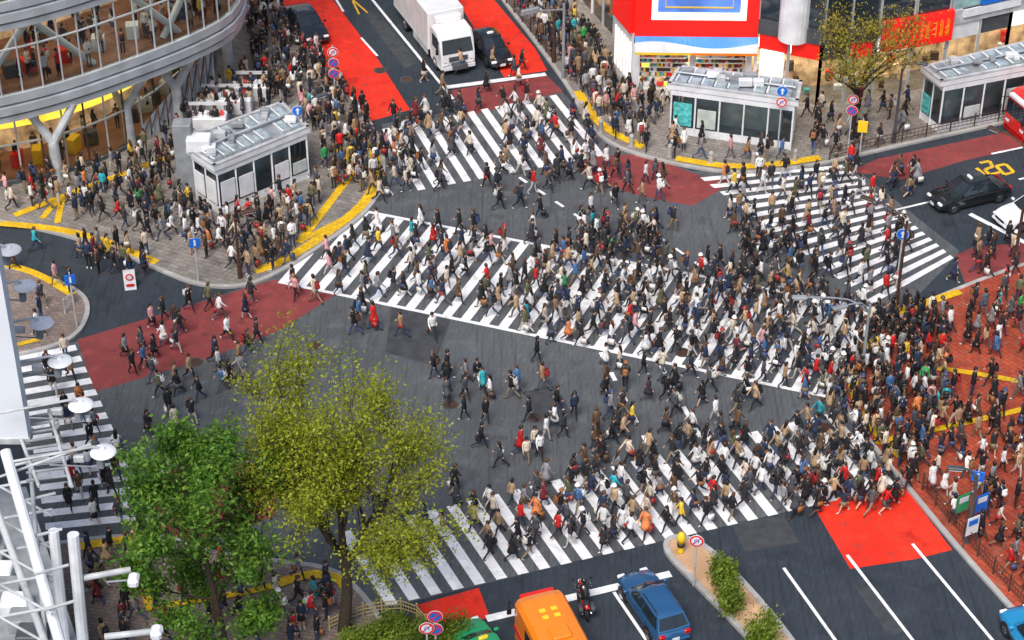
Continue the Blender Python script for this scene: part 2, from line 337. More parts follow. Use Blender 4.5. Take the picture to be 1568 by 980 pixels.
def make_person(name,lf=.0,lb=.0,kb=.0,af=0,ab=0,fore=.25,phone=False,garment='jacket',hair='short',bag=None,hgt=1.0,lean=0):
    J=[];E=[];Rd=[];T=[]
    def j(p,r,par=None,tag=None):
        J.append(Vector(p)); Rd.append(r if isinstance(r,tuple) else (r,r))
        if par is not None: E.append((par,len(J)-1)); T.append(tag)
        return len(J)-1
    fem=garment in('skirt','coat'); sh=.15 if fem else .17
    pel=j((0,0,.93),(.12,.1)); w=j((0,lean*.3,1.08),(.11,.09),pel,'t'); ch=j((0,lean*.7,1.27),(.145,.1),w,'t')
    nb=j((0,lean,1.41),(.075,.07),ch,'t'); nk=j((0,lean+.015,1.475),(.048,.05),nb,'s'); jw=j((0,lean+.035,1.53),(.06,.07),nk,'s')
    sk=j((0,lean+.025,1.60),(.075,.09),jw,'s'); j((0,lean+.02,1.665),(.055,.065),sk,'s')
    lt='k' if garment=='skirt' else 'l'; feet=[]
    for sx,a,b in ((-1,lf,lf-kb*.35),(1,-lb,-lb-kb)):
        h=j((sx*.085,0,.87),(.085,.088),pel,lt); kn=Vector((sx*.09,math.sin(a)*.42,.87-math.cos(a)*.42)); k=j(kn,(.056,.06),h,lt)
        an=kn+Vector((0,math.sin(b)*.40,-math.cos(b)*.40)); mid=kn.lerp(an,.35)+Vector((0,-.012,0)); mi=j(mid,(.048,.053),k,lt); q=j(an,(.036,.04),mi,lt)
        pitch=min(0,b*.8) if b<-.3 else (.25 if b>.2 else 0)
        toe=an+Vector((sx*.02,.15*math.cos(pitch),.15*math.sin(pitch)-.035)); j(toe,(.036,.026),q,'o'); feet.append(min(an.z-.06,toe.z-.028))
    hands=[]
    for sx,a in ((-1,-ab),(1,af)):
        s_=j((sx*sh,lean*.9,1.37),(.056,.058),nb,'t'); f=fore
        if phone and sx==1: a=.35; f=1.5
        e=Vector((sx*(sh+.045),lean*.9+math.sin(a)*.27,1.37-math.cos(a)*.27)); el=j(e,(.041,.043),s_,'t')
        d=Vector((-sx*(.45 if phone and sx==1 else .05),math.sin(a+f),-math.cos(a+f))).normalized(); wr=e+d*.23; wi=j(wr,(.028,.03),el,'t')
        pm=wr+d*.075; j(pm,(.036,.02),wi,'s'); hands.append((wr,pm,d,sx))
    me=bpy.data.meshes.new('tmp'); me.from_pydata([tuple(p) for p in J],E,[]); ob=bpy.data.objects.new('tmp',me); COL.objects.link(ob)
    ob.modifiers.new('s','SKIN'); sb=ob.modifiers.new('d','SUBSURF'); sb.levels=1
    for i,r in enumerate(Rd): me.skin_vertices[0].data[i].radius=r; me.skin_vertices[0].data[i].use_root=(i==0)
    dg=bpy.context.evaluated_depsgraph_get(); ev=bpy.data.meshes.new_from_object(ob.evaluated_get(dg))
    B=MB(); vs=[v.co.copy() for v in ev.vertices]; groups={}
    for pl in ev.polygons:
        c=pl.center; best=None;bd=9
        for (a,b),t in zip(E,T):
            A=J[a];D=J[b]-A; q=max(0,min(1,(c-A).dot(D)/D.length_squared)); ra=Rd[a][0]*(1-q)+Rd[b][0]*q
            dd=(c-A-D*q).length/ra
            if dd<bd: bd=dd;best=t
        groups.setdefault(best,[]).append(list(pl.vertices))
    o=len(B.v); B.v+=vs
    for t,fs in groups.items():
        k=B.mi(PM[t])
        for f in fs: B.f.append([i+o for i in f]); B.m.append(k)
    bpy.data.objects.remove(ob); bpy.data.meshes.remove(me); bpy.data.meshes.remove(ev)
    def ring(z,rx,ry,y=0,n=14): return [(rx*math.cos(2*math.pi*i/n),y+ry*math.sin(2*math.pi*i/n),z) for i in range(n)]
    L=lean
    top=[ring(1.44,.075,.07,L),ring(1.405,.13 if fem else .145,.088,L*.95),ring(1.35,sh+.012,.11,L*.85),ring(1.22,.158 if fem else .172,.118,L*.6),ring(1.07,.13 if fem else .158,.11,L*.3)]
    sw=abs(lf)*.16
    if garment=='jacket': top+=[ring(.93,.158,.125),ring(.82,.17,.13+sw*.4)]
    elif garment=='coat': top+=[ring(.95,.158,.13),ring(.75,.185,.155+sw),ring(.58,.195,.165+sw*1.4)]
    elif garment=='skirt': top+=[ring(.95,.152,.13),ring(.86,.165,.145)]
    elif garment=='hoody': top+=[ring(.95,.168,.14),ring(.88,.158,.13)]
    B.loft(top[::-1],ptop)
    if garment=='skirt': B.loft([ring(.56,.19,.17+sw),ring(.75,.175,.155+sw*.5),ring(.92,.145,.122)],pleg)
    if garment=='hoody': B.ell((0,L-.09,1.40),(.11,.07,.06),ptop,10,5)
    for wr,pm,d,sx in hands:
        side=d.cross(Vector((1,0,0))); 
        if side.length<.1: side=Vector((0,1,0))
        side.normalize(); inn=Vector((-sx,0,0))
        for i in range(4):
            ln=(.07,.08,.075,.058)[i]; b=pm+side*(.027-.018*i)
            B.tube([b,b+d*ln*.55,b+d*ln*.9+inn*ln*.35],[.009,.008,.006],pskin,5)
        b=wr.lerp(pm,.4)+side*.028; B.tube([b,b+side*.03+d*.03,b+side*.035+d*.06+inn*.01],[.011,.009,.007],pskin,5)
        if phone and sx==1: B.box(pm+Vector((0,.02,.035)),(.07,.012,.14),pdark)
    hy=L+.02
    for sx in(-1,1):
        B.ell((sx*.03,hy+.092,1.60),(.012,.006,.007),pdark,6,4); B.ell((sx*.08,hy+.01,1.59),(.012,.022,.032),pskin,6,4)
    B.ell((0,hy+.102,1.575),(.012,.02,.022),pskin,6,4); B.ell((0,hy+.09,1.54),(.022,.008,.007),plip,6,4)
    def hr(z,rx,ry,y): return [(rx*math.cos(2*math.pi*i/12),hy+y+ry*math.sin(2*math.pi*i/12),z) for i in range(12)]
    if hair=='short': B.loft([hr(1.53,.06,.05,-.05),hr(1.57,.088,.085,-.028),hr(1.62,.096,.103,-.015),hr(1.67,.09,.103,-.005),hr(1.715,.058,.073,0),hr(1.73,.02,.03,0)],phair)
    elif hair=='bob': B.loft([hr(1.47,.09,.06,-.04),hr(1.53,.102,.085,-.04),hr(1.60,.102,.1,-.022),hr(1.67,.092,.105,-.005),hr(1.715,.06,.075,0),hr(1.73,.02,.03,0)],phair)
    elif hair=='long': B.loft([hr(1.25,.05,.02,-.14),hr(1.35,.10,.045,-.12),hr(1.47,.1,.06,-.065),hr(1.56,.1,.085,-.04),hr(1.62,.098,.103,-.015),hr(1.67,.09,.103,-.005),hr(1.715,.06,.075,0),hr(1.73,.02,.03,0)],phair)
    elif hair=='hat': 
        B.loft([hr(1.52,.06,.05,-.05),hr(1.58,.09,.085,-.028),hr(1.63,.098,.105,-.015)],phair)
        B.loft([hr(1.63,.13,.14,0),hr(1.64,.13,.14,0),hr(1.645,.1,.11,0),hr(1.70,.095,.105,0),hr(1.75,.06,.07,0)],pbag)
    if bag=='shoulder':
        B.bbox((.24,-.02,.93),(.11,.30,.24),pbag,.03); B.tube([(.21,.1,1.02),(.19,.08,1.25),(.17,L,1.44),(.19,-.1,1.25),(.21,-.12,1.02)],.011,pbag,5)
    elif bag=='cross':
        B.bbox((-.21,-.05,.92),(.1,.28,.2),pbag,.03); B.tube([(-.2,.08,1.0),(0,.14+L*.6,1.2),(.12,L,1.42),(.02,-.13+L*.5,1.22),(-.2,-.1,1.0)],.012,pbag,5)
    elif bag=='back':
        B.bbox((0,-.21+L*.6,1.18),(.29,.17,.42),pbag,.06); B.bbox((0,-.31+L*.6,1.1),(.2,.06,.2),pbag,.02)
        for sx in(-1,1): B.tube([(sx*.1,-.14,1.36),(sx*.11,L-.02,1.44),(sx*.11,.12+L*.7,1.3),(sx*.13,0,1.05)],.016,pbag,5)
    elif bag=='shop':
        wr,pm,d,sx=hands[0]; c=pm+Vector((-.0,0,-.30)); B.box(c,(.12,.28,.3),pbag,tx=1,ty=1.1); B.tube([c+Vector((0,.08,.14)),pm+Vector((0,0,-.02)),c+Vector((0,-.08,.14))],.006,pbag,4)
    dz=-min(feet)
    B.v=[Vector((v.x*hgt,v.y*hgt,(v.z+dz)*hgt)) for v in B.v]
    ob=B.obj(name,True); me=ob.data; bpy.data.objects.remove(ob); return me
W=dict(lf=.42,lb=.28,kb=.55,af=.4,ab=.45); W2=dict(lf=.3,lb=.2,kb=.4,af=.25,ab=.3); S=dict(lf=.02,lb=.02,kb=.02,af=.06,ab=.04); W3=dict(lf=.52,lb=.34,kb=.6,af=.5,ab=.5)
walkv=[make_person('ped',**W,garment='jacket',hair='short',lean=.03),
 make_person('ped',**W,garment='jacket',hair='short',bag='back',lean=.06,hgt=1.03),
 make_person('ped',**W2,garment='coat',hair='long',bag='shoulder',hgt=.95),
 make_person('ped',**W,garment='coat',hair='bob',bag='cross',lean=.03,hgt=.95),
 make_person('ped',**W2,garment='skirt',hair='long',bag='shop',hgt=.94),
 make_person('ped',**W3,garment='hoody',hair='short',bag='cross',lean=.05,hgt=1.04),
 make_person('ped',**W3,garment='jacket',hair='short',bag='shop',lean=.05,hgt=1.0),
 make_person('ped',**W,garment='skirt',hair='bob',bag='shoulder',lean=.02,hgt=.93),
 make_person('ped',**W2,garment='hoody',hair='hat',bag='back',lean=.05,hgt=1.02),
 make_person('ped',**W3,garment='jacket',hair='long',bag='shoulder',lean=.05,hgt=.96),
 make_person('ped',**W2,garment='jacket',hair='bob',lean=.02,hgt=.95),
 make_person('ped',**W,garment='coat',hair='short',bag='shop',lean=.04,hgt=1.04)]
standv=[make_person('ped',**S,garment='jacket',hair='short',phone=True,hgt=1.02),
 make_person('ped',**S,garment='coat',hair='long',bag='shoulder',hgt=.95),
 make_person('ped',**S,garment='hoody',hair='short',bag='back',hgt=1.03),
 make_person('ped',**S,garment='skirt',hair='long',phone=True,bag='cross',hgt=.94),
 make_person('ped',**S,garment='jacket',hair='bob',bag='shop',hgt=.96),
 make_person('ped',**S,garment='jacket',hair='short',phone=True,bag='back',hgt=1.0)]
PAL=[((.012,.012,.016),34),((.03,.03,.035),11),((.02,.035,.08),11),((.08,.085,.1),8),((.28,.28,.3),5),((.50,.34,.2),6),((.36,.23,.13),4),((.72,.62,.5),6),((.85,.85,.85),10),((.62,.015,.015),4.5),((.2,.02,.03),2),((.12,.07,.04),4),((.06,.16,.36),3),((.03,.42,.5),1.4),((.03,.35,.1),.7),((.12,.13,.07),3),((.9,.6,.05),1.3),((.75,.38,.4),1.6),((.8,.25,.08),.9)]
PW=[w for _,w in PAL]; PC=[c for c,_ in PAL]
grid={}
def free(x,y,d):
    gx,gy=int(x//.6),int(y//.6); k=int(d/.6)+1
    for i in range(-k,k+1):
        for j_ in range(-k,k+1):
            for a,b in grid.get((gx+i,gy+j_),()):
                if (a-x)**2+(b-y)**2<d*d: return False
    return True
def put(x,y,z,ang,stand,col=None,reg=True):
    me=random.choice(standv if stand else walkv)
    ob=bpy.data.objects.new('pedestrian',me); COL.objects.link(ob)
    ob.location=(x,y,z); ob.rotation_euler=(0,0,ang-math.pi/2); s=U(.91,1.02); ob.scale=(s*U(.94,1.04),s,s)
    c=col or random.choices(PC,PW)[0]; k=U(.8,1.2); ob.color=(min(1,c[0]*k),min(1,c[1]*k),min(1,c[2]*k),1)
    if reg: grid.setdefault((int(x//.6),int(y//.6)),[]).append((x,y))
OBST=[]
def obst(px,z=0): OBST.append([(p.x,p.y) for p in PP(px,z)])
def region(px,n,dirs=None,stand=.0,d=.55,clump=0,cs_px=None):
    W_=[(p.x,p.y) for p in PP(px)]; x0=min(p[0] for p in W_);x1=max(p[0] for p in W_);y0=min(p[1] for p in W_);y1=max(p[1] for p in W_)
    cs=[(U(x0,x1),U(y0,y1)) for _ in range(max(1,n//6))]; k=0;t=0
    while k<n and t<n*40:
        t+=1
        if R()<clump:
            c=random.choice(cs); x=random.gauss(c[0],.9); y=random.gauss(c[1],.9)
        else: x,y=U(x0,x1),U(y0,y1)
        if not inside((x,y),W_) or not free(x,y,d): continue
        if any(inside((x,y),o) for o in OBST): continue
        z=.012
        for s_ in SW:
            if inside((x,y),s_): z=KZ+.006; break
        st=R()<stand
        if dirs and not (st and R()<.5):
            dx,dy=random.choice(dirs); a=math.atan2(-dy/ST,dx)+random.gauss(0,.25)
        else: a=U(0,6.28)
        put(x,y,z,a,st); k+=1
obst([(268,300),(335,348),(488,280),(440,225)]); obst([(1010,208),(1040,172),(1228,200),(1222,240)]); obst([(1392,185),(1430,214),(1640,175),(1600,130)])
obst([(940,130),(955,150),(1155,150),(1250,168),(1440,135),(1620,95),(1620,-300),(900,-300)]); obst([(1018,845),(1022,820),(1080,832),(1240,1000),(1180,1040)])
obst([(940,880),(1010,860),(1070,975),(1000,990)]); obst([(1410,300),(1560,270),(1560,330),(1430,335)]); obst([(425,15),(465,5),(510,75),(470,85)]); obst([(250,175),(300,175),(345,150),(320,120)])
D1=[(1,.22),(-1,-.22)]; D2=[(1,-.25),(-1,.25)]; D3=[(.6,1),(-.6,-1)]
region([(378,15),(430,5),(480,80),(560,185),(582,250),(575,300),(500,290),(492,215),(440,165),(385,120)],140,D3+D1,.5,d=.5)
region([(300,175),(385,110),(440,165),(280,225),(240,235)],35,None,.7)
region([(0,292),(110,275),(190,240),(265,215),(268,300),(170,350),(0,325)],56,D1+D2,.5,clump=.4)
region([(170,300),(268,290),(335,350),(480,285),(500,320),(440,395),(330,405),(170,350)],68,D1+D2,.5,clump=.6)
region([(115,375),(235,395),(220,435),(130,415)],16,D1,.4); region([(340,400),(460,360),(440,410),(370,430)],9,D2,.3)
region([(590,190),(860,150),(935,240),(640,300),(600,260)],50,D2,0,clump=.3,d=.7)
region([(560,230),(630,200),(640,300),(570,320)],18,D1,0)
region([(740,280),(900,245),(1020,280),(1080,330),(1000,370),(900,400),(770,350)],42,D1+D3,0,clump=.6)
# diagonal band, evenly populated
region([(470,415),(600,340),(890,388),(900,520),(740,490)],72,D1,0,clump=.3,d=.65)
region([(720,470),(900,370),(1100,430),(1110,560),(820,525)],90,D1,0,clump=.3,d=.65)
region([(880,350),(1010,350),(1010,400),(880,390)],20,D1,0,clump=.5)
region([(1000,430),(1100,410),(1320,470),(1370,510),(1285,625),(1060,570)],112,D1,0,clump=.3,d=.65)
# right crossing
region([(1080,285),(1270,260),(1340,300),(1400,370),(1370,460),(1200,420),(1120,360)],78,D3+D1,0,clump=.4,d=.65)
region([(1120,350),(1230,400),(1220,440),(1110,420)],10,D1,0)
# station square
region([(1285,580),(1330,510),(1400,475),(1440,500),(1450,640),(1400,740),(1310,680)],135,D1+D3,.35,.5)
region([(1440,430),(1600,385),(1600,560),(1450,540)],34,D1+D3,.3,clump=.5)
region([(1400,600),(1600,590),(1600,920),(1560,920),(1400,745)],68,D1+D3,.4,clump=.4)
# near crossing
region([(1180,680),(1290,620),(1400,745),(1350,790),(1190,790),(1130,740)],58,D2,0,d=.55)
region([(720,790),(900,715),(1170,665),(1150,790),(1050,810),(920,845),(740,870)],84,D2,0,clump=.4,d=.65)
# open centre
region([(700,560),(850,530),(950,560),(1000,690),(900,720),(740,740)],32,D1+D3,0,clump=.4)
region([(560,500),(720,510),(740,600),(700,720),(640,560)],10,D1+D3,0,clump=.3)
region([(980,560),(1240,620),(1150,670),(1000,690)],18,D1+D2,0,clump=.3)
region([(1190,765),(1370,750),(1370,785),(1200,795)],8,D2,0)
# shop side
region([(775,0),(850,5),(905,60),(940,130),(990,170),(1000,240),(940,215),(880,140)],98,D3,.5,clump=.2)
region([(950,150),(1050,152),(1030,175),(1000,200)],9,None,.6); region([(1230,175),(1390,160),(1390,225),(1240,250)],22,D2,.5)
region([(1010,205),(1220,242),(1200,258),(1020,246)],12,D1,.3); region([(1290,250),(1410,270),(1400,310),(1330,290)],8,D2,0)
# left side
region([(180,510),(300,470),(420,430),(500,460),(420,520),(370,590),(300,620),(200,600)],34,D1+D2,0,clump=.5)
region([(420,460),(620,430),(640,540),(520,540),(440,520)],9,D1,0)
region([(60,560),(110,545),(240,800),(110,820)],26,D3,0); region([(200,620),(300,640),(330,760),(240,760)],9,D3,0)
region([(130,845),(240,830),(430,880),(520,910),(500,1000),(150,1000)],58,D1,.4,clump=.3)
region([(560,800),(700,750),(700,850),(600,860)],7,D2,0)
region([(0,370),(50,375),(110,420),(110,500),(60,520)],7,D1,.3)
region([(630,110),(800,100),(830,150),(620,190)],9,D1,0)
region([(1460,380),(1560,370),(1560,400),(1480,430)],6,D3,0)
NP=sum(len(v) for v in grid.values()); print('people',NP)
# ---------------------------------------------------------------- curved glass building
def offp(path,o):
    out=[]
    for i,p in enumerate(path):
        d=(path[min(i+1,len(path)-1)]-path[max(i-1,0)]); d.z=0; d.normalize(); out.append(Vector((p.x-d.y*o,p.y+d.x*o,0)))
    return out
bc=resample(smoothp([Vector((p.x,p.y,0)) for p in PP([(-260,230),(-120,212),(0,190),(100,165),(200,130),(290,95),(355,62),(376,25),(365,-30),(340,-90)],4.6)],2),1.15)
gb=resample(smoothp([Vector((p.x,p.y,0)) for p in PP([(-260,318),(-120,302),(0,284),(90,268),(170,240),(215,215),(265,180),(318,130),(330,80),(300,0),(270,-60)],KZ)],2),1.3)
B=MB(); back=offp(bc,9)
def ringfloor(z,th,mat): 
    n=len(bc); inner=back
    for i in range(n-1):
        q=[bc[i],bc[i+1],inner[i+1],inner[i]]
        B.add([(p.x,p.y,z) for p in q],[(0,1,2,3)],mat); B.add([(p.x,p.y,z-th) for p in q],[(3,2,1,0)],lgrey)
for fl in range(5):
    z0=4.6+fl*5.4
    for a,b,o in ((0,.35,0),(.5,.95,-.12),(1.1,1.6,.0)): B.ribbon(bc,.3,z0+a,z0+b,silver,off=o)
    B.ribbon(offp(bc,.12),.1,z0+.3,z0+1.15,lgrey)
    for i,p in enumerate(offp(bc,-.02)):
        if i%2==0: B.box((p.x,p.y,z0+.8),(.06,.06,1.5),grey)
    ringfloor(z0+1.5,.3,floorw)
    for i,p in enumerate(bc):
        B.cyl((p.x,p.y,z0+1.6),(p.x,p.y,z0+5.4),.05,.05,silver,6)
        if i and i%5==0:
            q=offp(bc,.9)[i]; q2=offp(bc,.9)[min(i+3,len(bc)-1)]; q0=offp(bc,.9)[max(0,i-3)]
            B.cyl((q.x,q.y,z0+5.3),(q2.x,q2.y,z0+1.5),.2,.2,whitem,8)
            if i%10==0: B.cyl((q.x,q.y,z0+5.3),(q0.x,q0.y,z0+1.5),.2,.2,whitem,8)
    B.ribbon(bc,.09,z0+4.2,z0+4.28,silver)
    gl=offp(bc,.03)
    for a,b in zip(gl[:-1],gl[1:]): B.add([(a.x,a.y,z0+1.6),(b.x,b.y,z0+1.6),(b.x,b.y,z0+5.4),(a.x,a.y,z0+5.4)],[(0,1,2,3)],glass)
    bk=offp(bc,6.5)
    for a,b in zip(bk[:-1],bk[1:]): B.add([(a.x,a.y,z0+1.5),(b.x,b.y,z0+1.5),(b.x,b.y,z0+5.4),(a.x,a.y,z0+5.4)],[(0,1,2,3)],warm)
    if fl<2:
        for oo in (1.4,3.6): B.ribbon(offp(bc,oo),.35,z0+5.0,z0+5.04,ceil)  # strips added out of view to light the floor and people
        o5=offp(bc,2.2); 
        for i in range(2,len(bc)-2):
            if R()<.85: B.box((o5[i].x,o5[i].y,z0+1.9),(.7,.7,.8),random.choice([brownm,redpaint,whitem,dgrey]),rz=U(0,1))
        for oo in (.75,1.6,3.2,4.6):
            op=offp(bc,oo)
            for i in range(len(op)-1):
                for _ in range(2):
                    if R()<.6:
                        q=op[i].lerp(op[i+1],R()); put(q.x,q.y,z0+1.52,U(0,6.28),True,reg=False)
ringfloor(4.6+27,.3,grey)
for i,p in enumerate(gb): B.box((p.x,p.y,2.3),(.09,.09,4.5),brownm if i%2 else silver)
for a,b in zip(gb[:-1],gb[1:]): B.add([(a.x,a.y,.12),(b.x,b.y,.12),(b.x,b.y,4.5),(a.x,a.y,4.5)],[(0,1,2,3)],glass)
gk=offp(gb,3.5)
for a,b in zip(gk[:-1],gk[1:]): B.add([(a.x,a.y,.12),(b.x,b.y,.12),(b.x,b.y,4.5),(a.x,a.y,4.5)],[(0,1,2,3)],warm)
gi=offp(gb,.2)
for i in range(len(gb)-1):
    q=[gi[i],gi[i+1],gk[i+1],gk[i]]; B.add([(p.x,p.y,.14) for p in q],[(0,1,2,3)],floorw)
    if R()<.7: p=offp(gb,1.8)[i]; B.box((p.x,p.y,.6),(.8,.5,.9),random.choice([redpaint,brownm,whitem,dgrey,yelp]),rz=U(0,2))
B.ribbon(gb,.3,.12,.35,dgrey); B.ribbon(gb,.25,4.2,4.55,silver); B.ribbon(gb,.1,2.5,2.6,silver)
B.ribbon(offp(gb,.6)[5:15],.35,3.35,3.85,warmy)
B.ribbon(offp(gb,1.6),.3,4.1,4.13,ceil)
for u,v in ((200,222),(90,275),(352,118),(275,190)):
    q=P(u,v,KZ)
    B.cyl((q.x,q.y,.12),(q.x,q.y,2.6),.34,.28,lgrey,12); B.cyl((q.x,q.y,2.5),(q.x-1.3,q.y,4.7),.26,.22,lgrey,10); B.cyl((q.x,q.y,2.5),(q.x+1.3,q.y+.5,4.7),.26,.22,lgrey,10)
a=P(222,215,.12);b=P(335,150,.12)
for i in range(9):
    t=i/9; q=a.lerp(b,t); q2=a.lerp(b,t+.09); h=1.2+2.6*t
    B.add([(q.x,q.y-.1,.12),(q2.x,q2.y-.1,.12),(q2.x,q2.y-.1,h+.25),(q.x,q.y-.1,h)],[(0,1,2,3)],lgrey)
    B.cyl((q.x,q.y-.13,.2),(q2.x,q2.y-.13,h+.2),.04,.04,grey,5); B.cyl((q.x,q.y-.13,h*.5),(q2.x,q2.y-.13,h+.2),.04,.04,dgrey,5)
B.obj('curved_glass_building')
for _ in range(30):
    i=random.randrange(2,len(gb)-3); q=offp(gb,U(.8,2.8))[i]; put(q.x,q.y,KZ+.02,U(0,6.28),True,reg=False)
# ---------------------------------------------------------------- shop buildings
def wallbox(g,a,b,z0,z1,th,mat,out=0):
    d=(b-a); L=d.length; an=math.atan2(d.y,d.x); n=Vector((-d.y,d.x,0)).normalized(); c=(a+b)/2+n*(th/2-out)
    g.box((c.x,c.y,(z0+z1)/2),(L,th,z1-z0),mat,rz=an)
g=MB(); a=P(968,140);b=P(1152,142);L=P(942,108)
def along(a,b,t): return a.lerp(b,t)
wallbox(g,a,b,3.2,26,8,dgrey,out=0); wallbox(g,a+Vector((0,3.5,0)),b+Vector((0,3.5,0)),KZ,3.2,.3,warm)
g.poly([(a.x,a.y,.13),(b.x,b.y,.13),(b.x,b.y+3.5,.13),(a.x,a.y+3.5,.13)],palepan)
g.poly([(a.x,a.y,3.15),(b.x,b.y,3.15),(b.x,b.y+3.5,3.15),(a.x,a.y+3.5,3.15)],ceil)
wallbox(g,a,b,3.9,5.0,.5,redsign,out=.5); wallbox(g,along(a,b,0),along(a,b,.13),5.0,13,.5,redsign,out=.5); wallbox(g,along(a,b,.9),b,5.0,13,.5,redsign,out=.5)
wallbox(g,along(a,b,.13),along(a,b,.9),5.0,5.45,.4,lit,out=.42); wallbox(g,along(a,b,.13),along(a,b,.18),5.45,13,.4,lit,out=.42); wallbox(g,along(a,b,.85),along(a,b,.9),5.45,13,.4,lit,out=.42)
wallbox(g,along(a,b,.18),along(a,b,.85),5.45,11.5,.3,ledblue,out=.36); wallbox(g,along(a,b,.18),along(a,b,.85),11.5,13,.4,lit,out=.42)
wallbox(g,along(a,b,.24),along(a,b,.79),5.75,5.83,.05,yelp,out=.40)
for t in (.24,.785): wallbox(g,along(a,b,t),along(a,b,t+.006),5.84,11,.05,yelp,out=.40)
wallbox(g,L,a,3.9,13,.4,redsign,out=.3); wallbox(g,L,a,KZ,3.9,.4,whitem,out=.1)
for i in range(6): wallbox(g,L.lerp(a,i/6+.03),L.lerp(a,i/6+.12),.6,3.2,.1,lit,out=.13)
n=24; awb=M('awning_blue',(.05,.25,.75),.5,0,.1,2,emit=.15)
for i in range(n):
    q=along(a,b,i/n);r=along(a,b,(i+1)/n)
    def wv(t): return 3.62+.22*math.sin(t*math.pi*2.0+.6)
    z1,z2=wv(i/n),wv((i+1)/n)
    g.add([(q.x,q.y-.55,3.98),(r.x,r.y-.55,3.98),(r.x,r.y-.9,z2),(q.x,q.y-.9,z1)],[(0,1,2,3)],awb)
    g.add([(q.x,q.y-.9,z1),(r.x,r.y-.9,z2),(r.x,r.y-1.05,3.18),(q.x,q.y-1.05,3.18)],[(0,1,2,3)],whitem)
    g.add([(q.x,q.y-1.05,3.18),(r.x,r.y-1.05,3.18),(r.x,r.y-1.05,3.02),(q.x,q.y-1.05,3.02)],[(0,1,2,3)],yelp if i<11 else orangep)
cols=[redpaint,yelp,whitem,bluesign,greenp,orangep,lit,tealm,warmy,whitem,redpaint]
for row in range(9):
    for blk in range(15):
        t=.02+.96*blk/15
        if .44<t<.53: continue
        mt=random.choice([redpaint,warmy,whitem,brownm,orangep,warm,tealm,whitem,brownm,dgrey])
        for i in range(4):
            q=along(a,b,t+.06*i/4)
            g.box((q.x,q.y+.4+R()*.15+row*.04,.3+row*.3),(.14,.16,U(.14,.24)),mt if R()<.7 else random.choice([whitem,redpaint,yelp,dgrey]))
    q=along(a,b,.5); wallbox(g,along(a,b,.02)+Vector((0,.5,0)),along(a,b,.44)+Vector((0,.5,0)),.14+row*.3,.17+row*.3,.3,whitem); wallbox(g,along(a,b,.53)+Vector((0,.5,0)),along(a,b,.98)+Vector((0,.5,0)),.14+row*.3,.17+row*.3,.3,whitem)
for i in range(7):
    q=along(a,b,.03+i/6.5); 
    if i in(0,3,6): g.box((q.x,q.y+.2,1.7),(.35,.4,3.0),whitem)
g.obj('red_sign_shop_building')
def facade(name,pts,z1,mat,zbase=4.2,fh=3.6,lower=True,depth=10,bandm=lgrey,winm=glassd):
    g=MB(); w=[P(*q) for q in pts]
    g.prism([(p.x,p.y) for p in w]+[(w[-1].x+3,w[-1].y+depth),(w[0].x,w[0].y+depth)],zbase,z1,grey,mat)
    g.prism([(p.x,p.y+2.5) for p in w]+[(w[-1].x+3,w[-1].y+depth),(w[0].x,w[0].y+depth)],KZ,zbase-.0,grey,warm)
    for p,q in zip(w[:-1],w[1:]):
        L=(q-p).length; n=max(2,int(L/1.6)); z=zbase
        while z<z1-1:
            wallbox(g,p,q,z,z+.9,.3,bandm,out=.14)
            for i in range(n):
                a_=p.lerp(q,(i+.06)/n);b_=p.lerp(q,(i+.94)/n); wallbox(g,a_,b_,z+1.0,z+fh-.1,.1,winm,out=.05)
                c_=p.lerp(q,i/n); c2=p.lerp(q,(i+.05)/n); wallbox(g,c_,c2,z+.9,z+fh,.2,silver,out=.1)
            z+=fh
        for i in range(n+1):
            c_=p.lerp(q,i/n); g.box((c_.x,c_.y+.1,zbase/2),(.18,.18,zbase),whitem if i%3==0 else silver)
        for i in range(n):
            a_=p.lerp(q,(i+.07)/n);b_=p.lerp(q,(i+.93)/n)
            g.add([(a_.x,a_.y+.1,.2),(b_.x,b_.y+.1,.2),(b_.x,b_.y+.1,3.1),(a_.x,a_.y+.1,3.1)],[(0,1,2,3)],glass)
            g.add([(a_.x,a_.y+.3,3.12),(b_.x,b_.y+.3,3.12),(b_.x,b_.y+1.6,3.12),(a_.x,a_.y+1.6,3.12)],[(0,1,2,3)],ceil)
            wallbox(g,a_,b_,3.15,zbase-.1,.15,random.choice([whitem,lit,redsign,whitem,dgrey]),out=.02)
            for _ in range(4): 
                c_=p.lerp(q,(i+R())/n); g.box((c_.x,c_.y+U(.7,2.2),U(.3,2.0)),(U(.2,.5),.3,U(.2,.6)),random.choice([whitem,brownm,dgrey,redpaint,tealm,warm]))
    return g,w
g,w=facade('x',[(1153,146),(1250,166),(1330,158)],26,dgrey,bandm=dgrey)
q=P(1205,150); g.cyl((q.x,q.y-.4,4.2),(q.x,q.y-.4,9.5),.9,.9,whitem,20); g.cyl((q.x,q.y-.4,9.5),(q.x,q.y-.4,10.2),1.0,1.0,redsign,20)
wallbox(g,P(1160,147),P(1195,154),.3,3.2,.2,lit,out=.15)
g.obj('department_store_building')
g,w=facade('x',[(1332,156),(1440,135)],18,lgrey)
wallbox(g,P(1335,153),P(1440,133),3.4,5.3,.4,redsign,out=.5)
A0,A1=P(1335,153),P(1440,133); dn=(A1-A0); nn=Vector((-dn.y,dn.x,0)).normalized()
for i in range(10):
    t=.07+i*.09; 
    for (s0,h0,s1,h1) in random.sample([(0,4.0,.05,4.0),(0,4.75,.05,4.7),(.025,3.8,.025,4.9),(0,4.3,.055,4.45),(.045,3.8,.01,4.6),(.05,3.85,.05,4.8),(.005,3.85,.005,4.6)],4):
        a_=A0.lerp(A1,t+s0)-nn*.53;b_=A0.lerp(A1,t+s1)-nn*.53; g.cyl((a_.x,a_.y,h0),(b_.x,b_.y,h1+.001),.05,.04,orangep,5)
